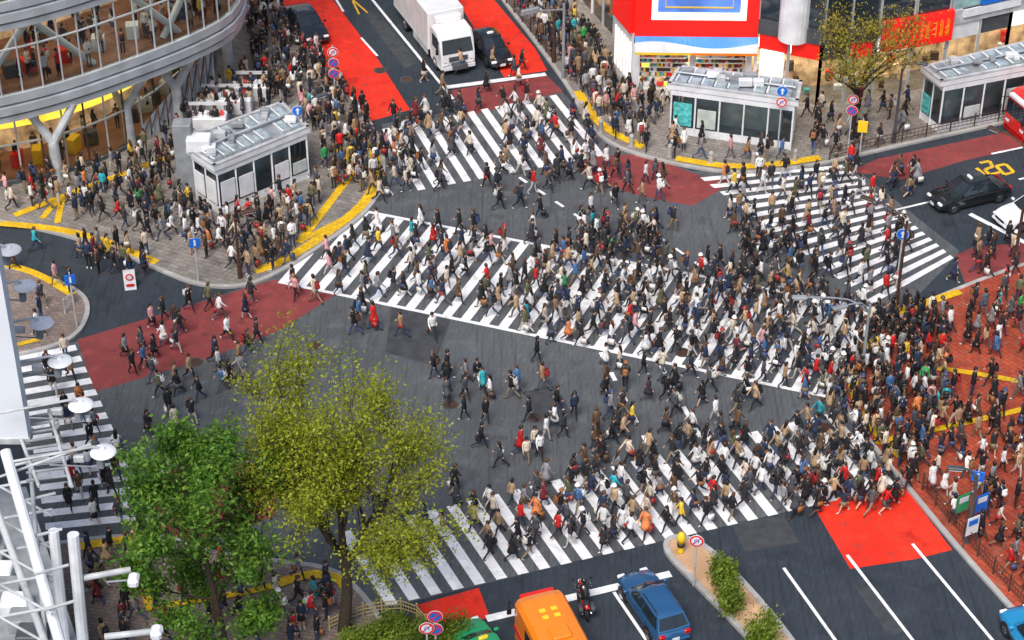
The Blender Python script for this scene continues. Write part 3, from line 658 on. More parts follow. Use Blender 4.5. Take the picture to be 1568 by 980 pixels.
g.obj('red_sign_arcade_building')
g,w=facade('x',[(1442,134),(1535,112),(1700,75)],22,whitem,winm=M('greenish_glass',(.25,.42,.4),.15,0,.4,1))
wallbox(g,P(1480,122),P(1540,108),5.2,6.9,.3,bluesign,out=.5); wallbox(g,P(1455,128),P(1540,108),4.6,5.1,.3,whitem,out=.45); wallbox(g,P(1455,128),P(1540,108),7.0,8.2,.3,whitem,out=.45)
g.obj('blue_sign_building')
g,w=facade('x',[(860,-30),(940,60)],18,lgrey,depth=14)
wallbox(g,P(800,-90),P(862,-28),3.4,8,.3,yelp,out=.4); wallbox(g,P(900,10),P(938,52),3.6,7,.3,greenp,out=.4); g.obj('corner_office_building')
# ---------------------------------------------------------------- subway entrances
skyl=M('skylight',(.30,.36,.40),.2,0,.5,2)
def kiosk(name,q,h=3.0,tall=None):
    w=[P(a,b) for a,b in q]; g=MB(); c=sum(w,Vector())/4
    def ins(k): return [p.lerp(c,k) for p in w]
    z0=KZ; iw=ins(.07); A,Bq,C,D=w
    def bi(s,t): return (A.lerp(Bq,t)).lerp(D.lerp(C,t),s)
    g.prism([(p.x,p.y) for p in iw],z0,z0+.5,lgrey,whitem)
    e0,e1=bi(.12,.5),bi(.88,.5); wallbox(g,Vector((e0.x,e0.y,0)),Vector((e1.x,e1.y,0)),.6,h-.2,.5,palepan,out=.25)
    for i in range(4):
        p,r=iw[i],iw[(i+1)%4]; L_=(r-p).length; n=max(2,round(L_/1.3))
        for k in range(n):
            s0=p.lerp(r,k/n); g.box((s0.x,s0.y,h/2+.1),(.09,.09,h),whitem)
            s1=p.lerp(r,(k+1)/n); g.add([(s0.x,s0.y,.6),(s1.x,s1.y,.6),(s1.x,s1.y,h-.3),(s0.x,s0.y,h-.3)],[(0,1,2,3)],glass)
            e=s0.lerp(s1,.12);e2=s0.lerp(s1,.88)
            if R()<.6: wallbox(g,e,e2,.75,U(1.3,2.4),.05,random.choice([tealm,whitem,palepan,palepan,palepan]),out=.08)  # pale panels in place of the light, lit interior behind the glass
        wallbox(g,p,r,h-.35,h-.05,.12,whitem,out=.06)
    g.prism([(p.x,p.y) for p in w],h,h+.28,grey,whitem)
    for i in range(4): wallbox(g,w[i],w[(i+1)%4],h+.28,h+.4,.2,lgrey)
    for j_ in (0,1):
        t0,t1=(.12,.46) if j_==0 else (.56,.88)
        n=9
        for k in range(n):
            if R()<.12: continue
            u0,u1=.05+.9*k/n,.05+.9*(k+.86)/n
            qd=[bi(u0,t0),bi(u1,t0),bi(u1,t1),bi(u0,t1)]; g.prism([(p.x,p.y) for p in qd],h+.28,h+.45,skyl,silver)
            qd=[bi(u0,t0),bi(u0+.012,t0),bi(u0+.012,t1),bi(u0,t1)]; g.prism([(p.x,p.y) for p in qd],h+.45,h+.5,whitem)
    for k in range(9):
        p=bi(U(.05,.9),U(.2,.8)); g.bbox((p.x,p.y,h+.6),(U(.3,.8),U(.3,.6),U(.2,.45)),random.choice([lgrey,whitem,grey]),.03)
    a_,b_=bi(.04,.5),bi(.96,.5); g.cyl((a_.x,a_.y,h+.55),(b_.x,b_.y,h+.55),.06,.06,silver,6)
    if tall:
        p=bi(*tall); g.bbox((p.x,p.y,(h+1.6)/2+.1),(1.0,.9,h+1.6),grey,.04); g.bbox((p.x+.9,p.y-.5,h+.7),(1.3,.9,.8),whitem,.05)
    return g.obj(name)
kiosk('subway_entrance',[(277,296),(335,336),(480,274),(437,234)],3.0,(.03,.15))
kiosk('subway_entrance',[(1035,178),(1018,206),(1216,234),(1222,202)],3.0)
kiosk('subway_entrance',[(1400,184),(1430,208),(1630,168),(1590,136)],3.2,None)
for (u,v,wd) in ((345,170,3.2),(385,150,2.0),(320,198,2.2)):
    g=MB(); p=P(u,v,KZ); g.bbox((p.x,p.y,.6),(wd,1.0,1.0),whitem,.05)
    for s in(-1,1): g.cyl((p.x+s*wd*.45,p.y+.4,.12),(p.x+s*wd*.45,p.y+.4,1.7),.03,.03,silver,6)
    g.box((p.x,p.y+.4,1.6),(wd,.06,.2),whitem)
    for i in range(int(wd/.3)): g.box((p.x-wd*.45+i*.3,p.y,1.2),(.2,.3,.2),random.choice([whitem,redpaint,brownm,whitem,dgrey]))
    g.obj('market_stall')
# ---------------------------------------------------------------- vehicles
def place(px,head):
    a=P(*px); b=P(px[0]+head[0],px[1]+head[1]); d=b-a; return a,math.atan2(d.y,d.x)
def wheel(g,x,y,r,w=.2):
    g.cyl((x,y-w/2,r),(x,y+w/2,r),r,r,black,18)
    s=1 if y>0 else -1; g.cyl((x,y+s*w/2,r),(x,y+s*(w/2+.015),r),r*.62,r*.55,chrome,14)
def car(name,px,head,paint,L=4.6,W=1.75,Hh=1.45,wagon=False,taxi=None,roof=None):
    g=MB(); hl=L/2; hw=W/2
    st=[(-hl,.60,.74,.40),(-hl+.05,.74,.84,.32),(-hl+.18,.85,.93,.26),(-hl+.6,.93,.99,.22),(-.7,.95,1,.2),(.5,.94,1,.2),(hl-1.1,.91,.99,.2),(hl-.6,.85,.96,.21),(hl-.25,.74,.9,.25),(hl-.06,.62,.8,.3),(hl,.52,.7,.38)]
    rs=[]
    for x,zt,wf,zb in st:
        w=hw*wf; rs.append([(x,-w*.9,zb),(x,-w*.985,zb+.12),(x,-w,(zb+zt)/2),(x,-w*.985,zt-.14),(x,-w*.92,zt-.04),(x,-w*.6,zt+.02),(x,0,zt+.035),(x,w*.6,zt+.02),(x,w*.92,zt-.04),(x,w*.985,zt-.14),(x,w,(zb+zt)/2),(x,w*.985,zb+.12),(x,w*.9,zb)])
    g.loft(rs,paint)
    zb=.9; zr=Hh; rear=(-hl+.14) if wagon else (-hl+.85); rt=rear+(.38 if wagon else .6); fb=hl-1.15; ft=fb-.8
    wb=hw*.93; wt=hw*.74
    lo=[(rear,-wb*.94,zb),(rear+.6,-wb,zb),(fb-.4,-wb,zb),(fb,-wb*.88,zb),(fb+.08,0,zb),(fb,wb*.88,zb),(fb-.4,wb,zb),(rear+.6,wb,zb),(rear,wb*.94,zb),(rear-.05,0,zb)]
    hi=[(rt,-wt*.93,zr-.06),(rt+.4,-wt,zr-.04),(ft-.2,-wt,zr-.04),(ft,-wt*.9,zr-.07),(ft+.06,0,zr-.04),(ft,wt*.9,zr-.07),(ft-.2,wt,zr-.04),(rt+.4,wt,zr-.04),(rt,wt*.93,zr-.06),(rt-.04,0,zr-.03)]
    rf=roof or paint
    g.loft([lo,hi],rf,caps=False)
    inn=[((x)*.93+(rt+ft)/2*.07,y*.86,zr-.005) for x,y,z in hi]; inn2=[((x)*.7+(rt+ft)/2*.3,y*.5,zr+.02) for x,y,z in hi]
    g.loft([hi,inn,inn2],rf)
    def pan(i,j_,a0,a1,b0=.12,b1=.9,e=.008):
        A=Vector(lo[i]);B_=Vector(lo[j_]);C=Vector(hi[j_]);D=Vector(hi[i])
        def q(s,t): return A.lerp(B_,s).lerp(D.lerp(C,s),t)
        v=[q(a0,b0),q(a1,b0),q(a1,b1),q(a0,b1)]; nn=(v[1]-v[0]).cross(v[3]-v[0]).normalized()
        cc=Vector(((rear+fb)/2,0,zb)); 
        if nn.dot(v[0]-cc)<0: nn=-nn
        g.poly([p+nn*e for p in v],glassd)
    for i,j_,a0,a1 in ((0,1,.25,1),(1,2,0,.48),(1,2,.52,1),(2,3,0,.5),(3,4,.1,1),(4,5,0,.9),(5,6,.5,1),(6,7,0,.48),(6,7,.52,1),(7,8,0,.75),(8,9,.1,1),(9,0,0,.9)): pan(i,j_,a0,a1)
    for x in (-hl+.85,hl-.85):
        for s in(-1,1):
            g.cyl((x,s*(hw*.9),.33),(x,s*(hw+.003),.33),.37,.37,black,20); wheel(g,x,s*(hw-.08),.31)
    for s in(-1,1):
        g.bbox((hl-.1,s*hw*.62,.62),(.16,.34,.14),lampw,.03); g.bbox((-hl+.07,s*hw*.68,.7),(.14,.28,.2),lampr,.03)
        g.bbox((fb-.25,s*(hw+.08),1.0),(.14,.2,.13),paint,.03)
        g.box((0,s*(hw+.004),.42),(L*.46,.02,.05),black)
        for x in (-.05,-1.05,.95): g.box((x,s*(hw*.998),.68),(.012,.012,.42),black)
    g.bbox((hl-.04,0,.40),(.16,W*.78,.16),paint,.04); g.bbox((-hl+.02,0,.42),(.16,W*.8,.18),paint,.04); g.box((hl-.02,0,.56),(.06,.8,.1),black)
    g.box((hl+.05,0,.43),(.02,.33,.16),whitem); g.box((-hl-.065,0,.55),(.02,.33,.16),whitem)
    if taxi: g.bbox((.1,0,Hh+.1),(.16,.42,.16),taxi,.04)
    if wagon:
        for s in(-1,1): g.tube([(rt+.1,s*wt*.88,zr-.02),(rt+.2,s*wt*.88,zr+.06),(ft-.4,s*wt*.88,zr+.06),(ft-.3,s*wt*.88,zr-.02)],.02,black,5)
    p,a=place(px,head); o=g.obj(name,False,(p.x,p.y,.01),a); 
    for f in o.data.polygons: f.use_smooth=True
    m=o.modifiers.new('e','EDGE_SPLIT'); m.split_angle=math.radians(30); return o
car('car',(999,941),(-50,-75),bluep,4.3,1.7,1.48,wagon=True)
car('taxi',(1482,308),(-100,24),blackp,4.6,1.7,1.48,taxi=lampw); car('taxi',(1585,336),(-100,24),whitep,4.7,1.72,1.5,taxi=lampw)
car('taxi',(750,84),(85,105),blackp,4.4,1.68,1.48,taxi=lampw); car('car',(468,48),(85,105),blackp,4.7,1.8,1.45)
car('taxi',(742,1022),(-45,-72),greenp,4.6,1.7,1.5,taxi=yelp,roof=greenp)
def truck(px,head):
    g=MB()
    g.bbox((-1.6,0,2.05),(6.4,2.35,2.5),whitep,.05); g.box((0,0,.65),(8.2,.9,.3),dgrey)
    for i in range(12): g.box((-4.6+i*.52,0,2.05),(.03,2.37,2.4),lgrey)
    rs=[]
    for x,z0,z1,w in ((1.75,.5,2.55,1.1),(2.1,.45,2.75,1.12),(3.0,.42,2.72,1.12),(3.35,.4,2.3,1.1),(3.62,.4,1.35,1.08),(3.66,.45,.8,1.05)):
        rs.append([(x,-w,z0),(x,-w,z1-.15),(x,-w*.88,z1),(x,w*.88,z1),(x,w,z1-.15),(x,w,z0)])
    g.loft(rs,whitep)
    g.poly([(3.375,-.92,2.22),(3.375,.92,2.22),(3.63,.98,1.38),(3.63,-.98,1.38)],glassd)
    for s in(-1,1):
        g.poly([(2.2,s*1.128,1.5),(3.3,s*1.128,1.5),(3.2,s*1.128,2.3),(2.2,s*1.128,2.3)],glassd)
        g.bbox((3.68,s*.82,.75),(.08,.35,.22),lampw,.03); g.tube([(3.3,s*1.1,2.2),(3.7,s*1.3,2.2),(3.7,s*1.35,1.6)],.025,black,5); g.bbox((3.72,s*1.36,1.75),(.08,.18,.4),black,.02)
        wheel(g,2.6,s*.98,.42,.28); wheel(g,-2.8,s*.95,.42,.4); g.box((0,s*1.1,.55),(2.6,.06,.4),lgrey)
    g.bbox((3.72,0,.5),(.12,2.15,.3),whitep,.04); g.box((3.69,0,1.05),(.04,1.2,.3),dgrey); g.box((3.79,0,.5),(.02,.4,.2),greenp); g.bbox((1.95,0,2.95),(.5,1.7,.5),whitep,.1)
    p,a=place(px,head); g.obj('delivery_truck',False,(p.x,p.y,.01),a,bevel=.02)
truck((670,72),(85,108))
def bus(name,px,head,paint,front,L=8,hw=1.2,ht=3.0):
    g=MB(); hl=L/2; rs=[]
    for x,k,zt in ((-hl,.94,ht-.1),(-hl+.2,1,ht),(hl-.5,1,ht+.02),(hl-.15,.98,ht-.1),(hl,.92,ht-.5),(hl+.05,.9,1.2),(hl,.9,.4)):
        w=hw*k; rs.append([(x,-w,.35),(x,-w,zt-.3),(x,-w*.86,zt-.06),(x,-w*.5,zt),(x,w*.5,zt),(x,w*.86,zt-.06),(x,w,zt-.3),(x,w,.35)])
    g.loft(rs,paint)
    g.poly([(hl+.06,-hw*.85,1.2),(hl+.06,hw*.85,1.2),(hl+.03,hw*.85,ht-.6),(hl+.03,-hw*.85,ht-.6)],glassd)
    for s in(-1,1):
        n=int((L-1)/1.2)
        for i in range(n): g.poly([(-hl+.5+i*1.2,s*(hw+.006),1.35),(-hl+1.55+i*1.2,s*(hw+.006),1.35),(-hl+1.55+i*1.2,s*(hw+.006),ht-.6),(-hl+.5+i*1.2,s*(hw+.006),ht-.6)],glassd)
        for x in(-hl+1.8,hl-1.8): wheel(g,x,s*(hw-.12),.42,.28)
        g.box((0,s*(hw+.01),1.0),(L*.95,.02,.25),front); g.tube([(hl-.1,s*hw*.92,ht-.6),(hl+.35,s*(hw+.05),ht-.6),(hl+.35,s*(hw+.05),ht-1.1)],.03,black,5); g.bbox((hl+.35,s*(hw+.05),ht-1.2),(.08,.2,.35),black,.02); g.bbox((hl+.04,s*hw*.66,.75),(.06,.3,.2),lampw,.02)
        for x in (-2,0,2): g.box((x,s*hw*.5,ht+.012),(1.7,.03,.02),paint)
    g.bbox((hl-.10,0,ht-.28),(.5,hw*1.4,.22),front,.04)
    for x in(-1.8,.6): g.bbox((x,0,ht+.08),(.8,.8,.16),paint,.05)
    for x in(hl-1.7,hl-1.3): 
        for y in(-.25,.25): g.bbox((x,y,ht+.04),(.2,.26,.04),yelp,.01)
    p,a=place(px,head); g.obj(name,False,(p.x,p.y,.01),a,bevel=.02)
bus('minibus',(864,1056),(-38,-75),orangep,redpaint,6.6,1.05,2.6)
bus('bus',(1630,192),(-100,22),redpaint,whitem,7,1.1,2.7)
car('van',(1590,1000),(-60,-80),M('cyan_paint',(.02,.3,.6),.3,0,.1,1,coat=.5),4.4,1.75,1.95,wagon=True)
g=MB()
for x in(-.68,.68):
    rs=[]
    for i in range(16):
        a=2*math.pi*i/16; rs.append([(x+math.cos(a)*(.29+.05*math.cos(b)),.05*math.sin(b),.33+math.sin(a)*(.29+.05*math.cos(b))) for b in [k*math.pi/3 for k in range(6)]])
    rs.append(rs[0]); g.loft(rs,black,False); g.cyl((x,-.06,.33),(x,.06,.33),.14,.14,chrome,12)
    for k in range(5): g.tube([(x,0,.33),(x+.27*math.cos(k*1.257),0,.33+.27*math.sin(k*1.257))],.015,chrome,4)
g.loft([[(x,-w,z0),(x,-w*.8,z1),(x,w*.8,z1),(x,w,z0)] for x,w,z0,z1 in((-.85,.08,.72,.85),(-.4,.14,.62,.86),(0,.16,.4,.9),(.3,.15,.45,1.0),(.55,.12,.7,1.05),(.72,.08,.85,1.0))],redpaint)
g.bbox((-.05,0,.45),(.5,.34,.4),dgrey,.06); g.bbox((-.4,0,.88),(.7,.26,.1),black,.03)
for s in(-1,1): g.tube([(.45,s*.05,1.0),(.68,s*.09,.35)],.03,chrome,6); g.tube([(-.1,s*.17,.35),(-.8,s*.2,.4)],[.05,.06],chrome,8); g.tube([(.42,0,1.05),(.4,s*.35,1.1)],.018,black,6); g.bbox((.5,s*.38,1.25),(.03,.14,.09),black,.01); g.bbox((-.7,s*.26,.68),(.45,.2,.3),dgrey,.05)
g.bbox((.74,0,.92),(.1,.2,.16),lampw,.03); g.bbox((-.9,0,.82),(.06,.18,.08),lampr,.01)
g.loft([[(x+w*.7*math.cos(a),w*math.sin(a),z) for a in [k*math.pi/4 for k in range(8)]] for x,z,w in((-.35,.88,.19),(-.3,1.05,.17),(-.2,1.25,.2),(-.1,1.4,.19),(-.05,1.48,.08))],blackp)
for s in(-1,1):
    g.tube([(-.1,s*.2,1.38),(.1,s*.32,1.2),(.38,s*.33,1.12)],[.07,.055,.035],blackp,8); g.tube([(-.3,s*.12,.92),(.12,s*.22,.85),(-.1,s*.22,.42),(.08,s*.22,.36)],[.1,.075,.05,.045],dgrey,8)
g.ell((0,0,1.6),(.15,.13,.15),blackp,12,8); g.ell((.06,0,1.59),(.11,.1,.07),glassd,10,6)
p,a=place((893,932),(-20,-72)); g.obj('motorcycle',True,(p.x,p.y,.01),a)
# ---------------------------------------------------------------- trees
def tree(name,base,h,rad,leafm,nleaf,fork=.3,cr=(1,1,1),lean=(0,0),leafsize=.16,seed=1,low=.0,trunk=.24,clump=.5,mindep=3,leader=0,keepf=.85):
    rnd_=random.Random(seed); g=MB(); p0=P(*base,KZ); tips=[]
    fp=p0+Vector((lean[0]*.3,lean[1]*.3,h*fork)); g.tube([p0,p0.lerp(fp,.5)+Vector((.08,.05,0)),fp],[trunk*1.25,trunk,trunk*.85],bark,10)
    cc=p0+Vector((lean[0],lean[1],h*(fork+(1-fork)*.52+low)))
    def br(p,d,L,r,dep):
        pts=[p]; rad_=[r]; q=p; dd=d.copy()
        for i in range(3):
            dd=(dd+Vector((rnd_.gauss(0,.12),rnd_.gauss(0,.12),rnd_.gauss(.03,.08)))).normalized(); q=q+dd*L/3; pts.append(q); rad_.append(r*(1-.16*(i+1)))
        g.tube(pts,rad_,bark,5 if dep>1 else 7)
        if dep>=mindep: tips.extend(pts[1:])
        if dep>=4: return
        n=4 if dep<3 else 3
        for k in range(n):
            s=rnd_.uniform(.35,1) if k else 1; b=pts[0].lerp(pts[-1],s) if s<1 else pts[-1]
            ax=Vector((rnd_.gauss(0,1),rnd_.gauss(0,1),rnd_.gauss(0,.6))).normalized(); nd=(dd+ax*rnd_.uniform(.45,.8)).normalized()
            to=(b-cc); e=Vector((to.x/(rad*cr[0]),to.y/(rad*cr[1]),to.z/(h*(1-fork)*.5))).length
            if e>.85: nd=(nd-to.normalized()*.5).normalized()
            br(b,nd,L*rnd_.uniform(.6,.78),r*.5,dep+1)
    if leader:
        top=p0+Vector((lean[0],lean[1],h*.8)); g.tube([fp,fp.lerp(top,.5)+Vector((.15,-.1,0)),top],[trunk*.85,trunk*.55,trunk*.25],bark,8)
        for k in range(leader):
            t=k/(leader-1); b=fp.lerp(top,t); a=k*2.4+rnd_.uniform(-.3,.3); w_=math.sin(math.pi*(.25+.6*t))
            d=Vector((math.cos(a),math.sin(a),.55+.7*t)).normalized(); br(b,d,rad*.72*w_,trunk*.3,2)
    else:
        for k in range(8):
            a=k*2*math.pi/8+rnd_.uniform(-.3,.3); sp=rnd_.uniform(.4,1.1); d=Vector((math.cos(a)*sp*cr[0]+lean[0]*.06,math.sin(a)*sp*cr[1],1.15)).normalized()
            b=p0.lerp(fp,rnd_.uniform(.8,1)); br(b,d,h*(1-fork)*rnd_.uniform(.34,.43),trunk*.5,1)
    vs=[];fs=[]
    keep=[t for t in tips if rnd_.random()<keepf]
    for i in range(nleaf):
        t=rnd_.choice(keep); cl=Vector((rnd_.gauss(0,1),rnd_.gauss(0,1),rnd_.gauss(0,.5)))*clump*.5; c=t+cl
        s=leafsize*rnd_.uniform(.6,1.3); n=Vector((rnd_.gauss(0,.8),rnd_.gauss(0,.8),abs(rnd_.gauss(0.8,.7)))).normalized(); e=n.orthogonal().normalized(); f=n.cross(e)
        th=rnd_.uniform(0,6.28); e2=e*math.cos(th)+f*math.sin(th); f2=n.cross(e2)
        o=len(vs); vs+=[c-e2*s*.7,c-f2*s*.32,c+e2*s*.7,c+f2*s*.32]; fs.append((o,o+1,o+2,o+3))
    g.add(vs,fs,leafm); g.obj(name)
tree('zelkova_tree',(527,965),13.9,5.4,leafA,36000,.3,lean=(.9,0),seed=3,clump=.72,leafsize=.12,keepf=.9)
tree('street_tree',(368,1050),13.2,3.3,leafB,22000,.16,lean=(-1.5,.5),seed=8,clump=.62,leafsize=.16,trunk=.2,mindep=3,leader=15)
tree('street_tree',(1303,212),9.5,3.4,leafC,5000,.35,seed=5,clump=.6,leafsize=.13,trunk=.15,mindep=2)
def shrub(name,base,r,h,leafm,n,z=KZ):
    g=MB(); p=P(*base,z); vs=[];fs=[]
    for k in range(6): g.tube([p,p+Vector((U(-r,r)*.6,U(-r,r)*.6,h*.7))],[.03,.01],bark,5)
    bl=[Vector((U(-r,r)*.6,U(-r,r)*.6,U(.3,.85)*h)) for _ in range(9)]
    for i in range(n):
        c=p+random.choice(bl)+Vector((random.gauss(0,r*.27),random.gauss(0,r*.27),random.gauss(0,h*.14))); c.z=max(c.z,z+.05)
        s=U(.07,.15); nn=Vector((random.gauss(0,1),random.gauss(0,1),random.gauss(.6,1))).normalized(); e=nn.orthogonal().normalized(); f=nn.cross(e); o=len(vs)
        vs+=[c-e*s*.7,c-f*s*.35,c+e*s*.7,c+f*s*.35]; fs.append((o,o+1,o+2,o+3))
    g.add(vs,fs,leafm); g.obj(name)
leafH=leafmat('leaf_hedge',(.10,.17,.015),(.18,.27,.02),(.3,.38,.04))
for u,v in ((1105,898),(1122,940),(1165,990)): shrub('hedge_shrub',(u,v),.72,1.6,leafH,2200)
for u,v in ((600,985),(640,1000),(560,1000),(690,990),(620,1010)): shrub('garden_shrub',(u,v),1.0,1.2,leafH,2200,z=.14)
g=MB(); g.prism([(p.x,p.y) for p in PP([(560,960),(640,945),(700,1000),(720,1060),(600,1060)])],0,.14,M('planter_soil',(.07,.06,.03),.9,0,.4,6),kerbm); g.obj('planting_bed')
# ---------------------------------------------------------------- fences, bollards
def fence(name,px,mat,h=.9,step=1.2,z=KZ,off=0,rails=(.3,.6,.9),pick=True):
    g=MB(); pts=resample(smoothp(PP(px,z),1),step)
    for p in pts: g.cyl((p.x,p.y,z),(p.x,p.y,z+h+.05),.04,.04,mat,8); g.ell((p.x,p.y,z+h+.07),(.055,.055,.05),mat,8,4)
    for a,b in zip(pts[:-1],pts[1:]):
        for r in rails: g.cyl((a.x,a.y,z+h*r),(b.x,b.y,z+h*r),.022,.022,mat,6)
        if pick:
            for k in range(1,6): q=a.lerp(b,k/6); g.cyl((q.x,q.y,z+h*rails[0]),(q.x,q.y,z+h*rails[-1]),.012,.012,mat,4)
    g.obj(name)
fence('railing',[(1412,750),(1470,822),(1575,940),(1620,990)],brownm)
fence('bamboo_fence',[(505,965),(560,940),(640,935),(665,990)],M('bamboo',(.45,.36,.16),.7,0,.2,4),.7,.8,pick=True,z=.12)
fence('railing',[(775,5),(820,58),(858,110)],brownm,.8,1.4)
fence('railing',[(1270,245),(1420,208),(1600,172)],brownm,.8,1.6)
fence('railing',[(100,480),(118,455),(100,440)],lgrey,.8,1.0)
for i,p in enumerate(resample(smoothp(PP([(890,175),(930,215),(1010,240),(1110,258),(1250,246)])),2.4)):
    g=MB(); g.loft([[(p.x+r*math.cos(a),p.y+r*math.sin(a),z) for a in [k*math.pi/5 for k in range(10)]] for z,r in((KZ,.16),(.2,.14),(.7,.13),(.78,.15),(.88,.1),(.9,.02))],kerbm); g.obj('bollard')
# ---------------------------------------------------------------- signs and lamps
def tocam(p): return math.atan2(CY-p.y,0-p.x)
def sign(base,h,discs,z=KZ,polem=lgrey):
    p=P(*base,z); g=MB(); g.cyl((0,0,0),(0,0,h+.3),.045,.04,polem,8)
    for zz,kind in discs:
        if kind=='square': g.bbox((.07,0,zz),(.04,.55,.75),yelp,.01); continue
        if kind=='bluesq': g.bbox((.07,0,zz),(.04,.55,.55),bluesign,.01); g.box((.095,0,zz),(.01,.1,.35),whitem); continue
        g.cyl((.05,0,zz),(.075,0,zz),.32,.32,whitem,20)
        if kind=='blue': 
            g.cyl((.075,0,zz),(.085,0,zz),.3,.3,bluesign,20); g.poly([(.09,-.05,zz-.2),(.09,.05,zz-.2),(.09,.05,zz+.04),(.09,.13,zz+.04),(.09,0,zz+.22),(.09,-.13,zz+.04),(.09,-.05,zz+.04)],whitem)
        elif kind=='red': 
            g.cyl((.075,0,zz),(.085,0,zz),.3,.3,redpaint,20); g.cyl((.085,0,zz),(.09,0,zz),.22,.22,whitem,20); g.tube([(.094,-.08,zz-.14),(.094,-.08,zz+.06),(.094,0,zz+.12),(.094,.08,zz+.06),(.094,.08,zz-.08)],.022,bluesign,5)
            g.X=Matrix.Translation((.097,0,zz))@Matrix.Rotation(.78,4,'X'); g.box((0,0,0),(.008,.46,.05),redpaint); g.X=Matrix.Identity(4)
        elif kind=='nopark':
            g.cyl((.075,0,zz),(.085,0,zz),.3,.3,redpaint,20); g.cyl((.085,0,zz),(.09,0,zz),.22,.22,bluesign,20)
            g.X=Matrix.Translation((.093,0,zz))@Matrix.Rotation(-.78,4,'X'); g.box((0,0,0),(.006,.07,.42),redpaint); g.X=Matrix.Identity(4)
    g.obj('traffic_sign',False,p,tocam(p))
sign((1062,897),2.6,[(2.6,'red')]); sign((304,430),2.5,[(2.4,'bluesq')]); sign((514,160),3.6,[(3.5,'red'),(2.8,'nopark'),(2.1,'nopark')])
sign((462,262),4.0,[(3.9,'blue')]); sign((1190,236),4.2,[(4.1,'blue'),(3.4,'red')]); sign((1298,232),3.4,[(3.4,'red'),(2.7,'nopark')]); sign((1316,240),2.2,[(2.0,'square')])
sign((1372,440),3.4,[(3.3,'blue')]); sign((118,500),3.0,[(2.9,'bluesq')]); sign((668,1008),2.0,[(2.4,'nopark'),(1.7,'nopark')],z=.14); sign((655,1012),1.6,[(1.9,'red')],z=.14)
sign((1485,805),3.0,[(2.9,'bluesq')])
def lamp(base,h,arms,z=KZ,mat=dgrey,light=True):
    p=P(*base,z); g=MB(); g.cyl((0,0,0),(0,0,.9),.14,.12,mat,12); g.cyl((0,0,.9),(0,0,h),.085,.06,mat,10)
    for dx,dy,up in arms:
        pts=[Vector((0,0,h-.5)),Vector((dx*.25,dy*.25,h+up*.6)),Vector((dx*.6,dy*.6,h+up)),Vector((dx,dy,h+up))]; g.tube(smoothp(pts,1),.045,mat,6)
        an=math.atan2(dy,dx); X=g.X; g.X=Matrix.Translation((dx,dy,h+up))@Matrix.Rotation(an,4,'Z'); g.bbox((.15,0,0),(.75,.28,.14),mat,.04); g.bbox((.15,0,-.09),(.55,.2,.05),lampw,.01); g.X=X
    g.obj('street_lamp',False,p)
lamp((1372,470),5.2,[(-1.7,1.2,.5)],mat=brownm); lamp((1318,585),4.6,[(-3.2,0,.4),(-1.4,-.6,.3)],mat=grey); lamp((470,265),4.2,[(.9,.6,.4)]); lamp((1553,402),6.5,[(-1.6,1.4,.7)],mat=brownm)
lamp((1368,218),5.0,[(.8,-.3,.3)]); lamp((848,95),5.5,[(-1.2,-.6,.4)],mat=brownm); lamp((1480,830),3.8,[(-.8,.1,.3)]); lamp((368,425),3.6,[(.5,.2,.3)],mat=brownm)
def signal(base,h,arm,z=KZ):
    p=P(*base,z); g=MB(); g.cyl((0,0,0),(0,0,h),.1,.08,grey,10); g.tube([(0,0,h-.4),(arm[0],arm[1],h)],.05,grey,6)
    an=math.atan2(arm[1],arm[0]); g.X=Matrix.Translation((arm[0],arm[1],h))@Matrix.Rotation(an,4,'Z'); g.bbox((0,0,0),(1.2,.22,.4),grey,.06)
    for i,m_ in enumerate((greenp,yelp,redpaint)): 
        g.cyl((-.36+.36*i,-.11,0),(-.36+.36*i,-.2,0),.14,.14,dgrey,12); g.cyl((-.36+.36*i,-.2,0),(-.36+.36*i,-.205,0),.11,.11,m_,12)
    g.obj('traffic_signal',False,p)
signal((862,120),5,(-2,-1))
g=MB(); 
for s in(-1,1): g.add([(-.3,s*.25,0),(.3,s*.25,0),(.3,s*.03,1.1),(-.3,s*.03,1.1)],[(0,1,2,3)],whitem)
g.cyl((0,-.17,.75),(0,-.185,.75),.2,.2,redpaint,16); g.cyl((0,-.185,.75),(0,-.19,.75),.13,.13,whitem,16); g.box((0,-.25,.3),(.4,.02,.15),redpaint)
g.obj('sandwich_board',False,P(200,440,.01),.2)
g=MB(); g.loft([[(r*math.cos(a),r*math.sin(a),z) for a in [k*math.pi/6 for k in range(12)]] for z,r in((0,.16),(.1,.15),(.6,.13),(.62,.18),(.85,.2),(1.05,.14),(1.12,.05))],yelp); g.cyl((0,0,.35),(0,0,.5),.17,.17,black,12); g.obj('guide_post',True,P(1042,845,KZ))
for u,v,m_ in ((1470,800,greenp),(1484,835,whitem),(1498,800,bluesign)):
    p=P(u,v,KZ); g=MB(); 
    for s in(-.35,.35): g.cyl((s,0,0),(s,0,1.7),.03,.03,dgrey,6)
    g.bbox((0,0,1.15),(.7,.06,1.0),m_,.02); g.box((0,-.036,1.35),(.5,.01,.3),whitem if m_!=whitem else bluesign); g.obj('notice_board',False,p,.5)
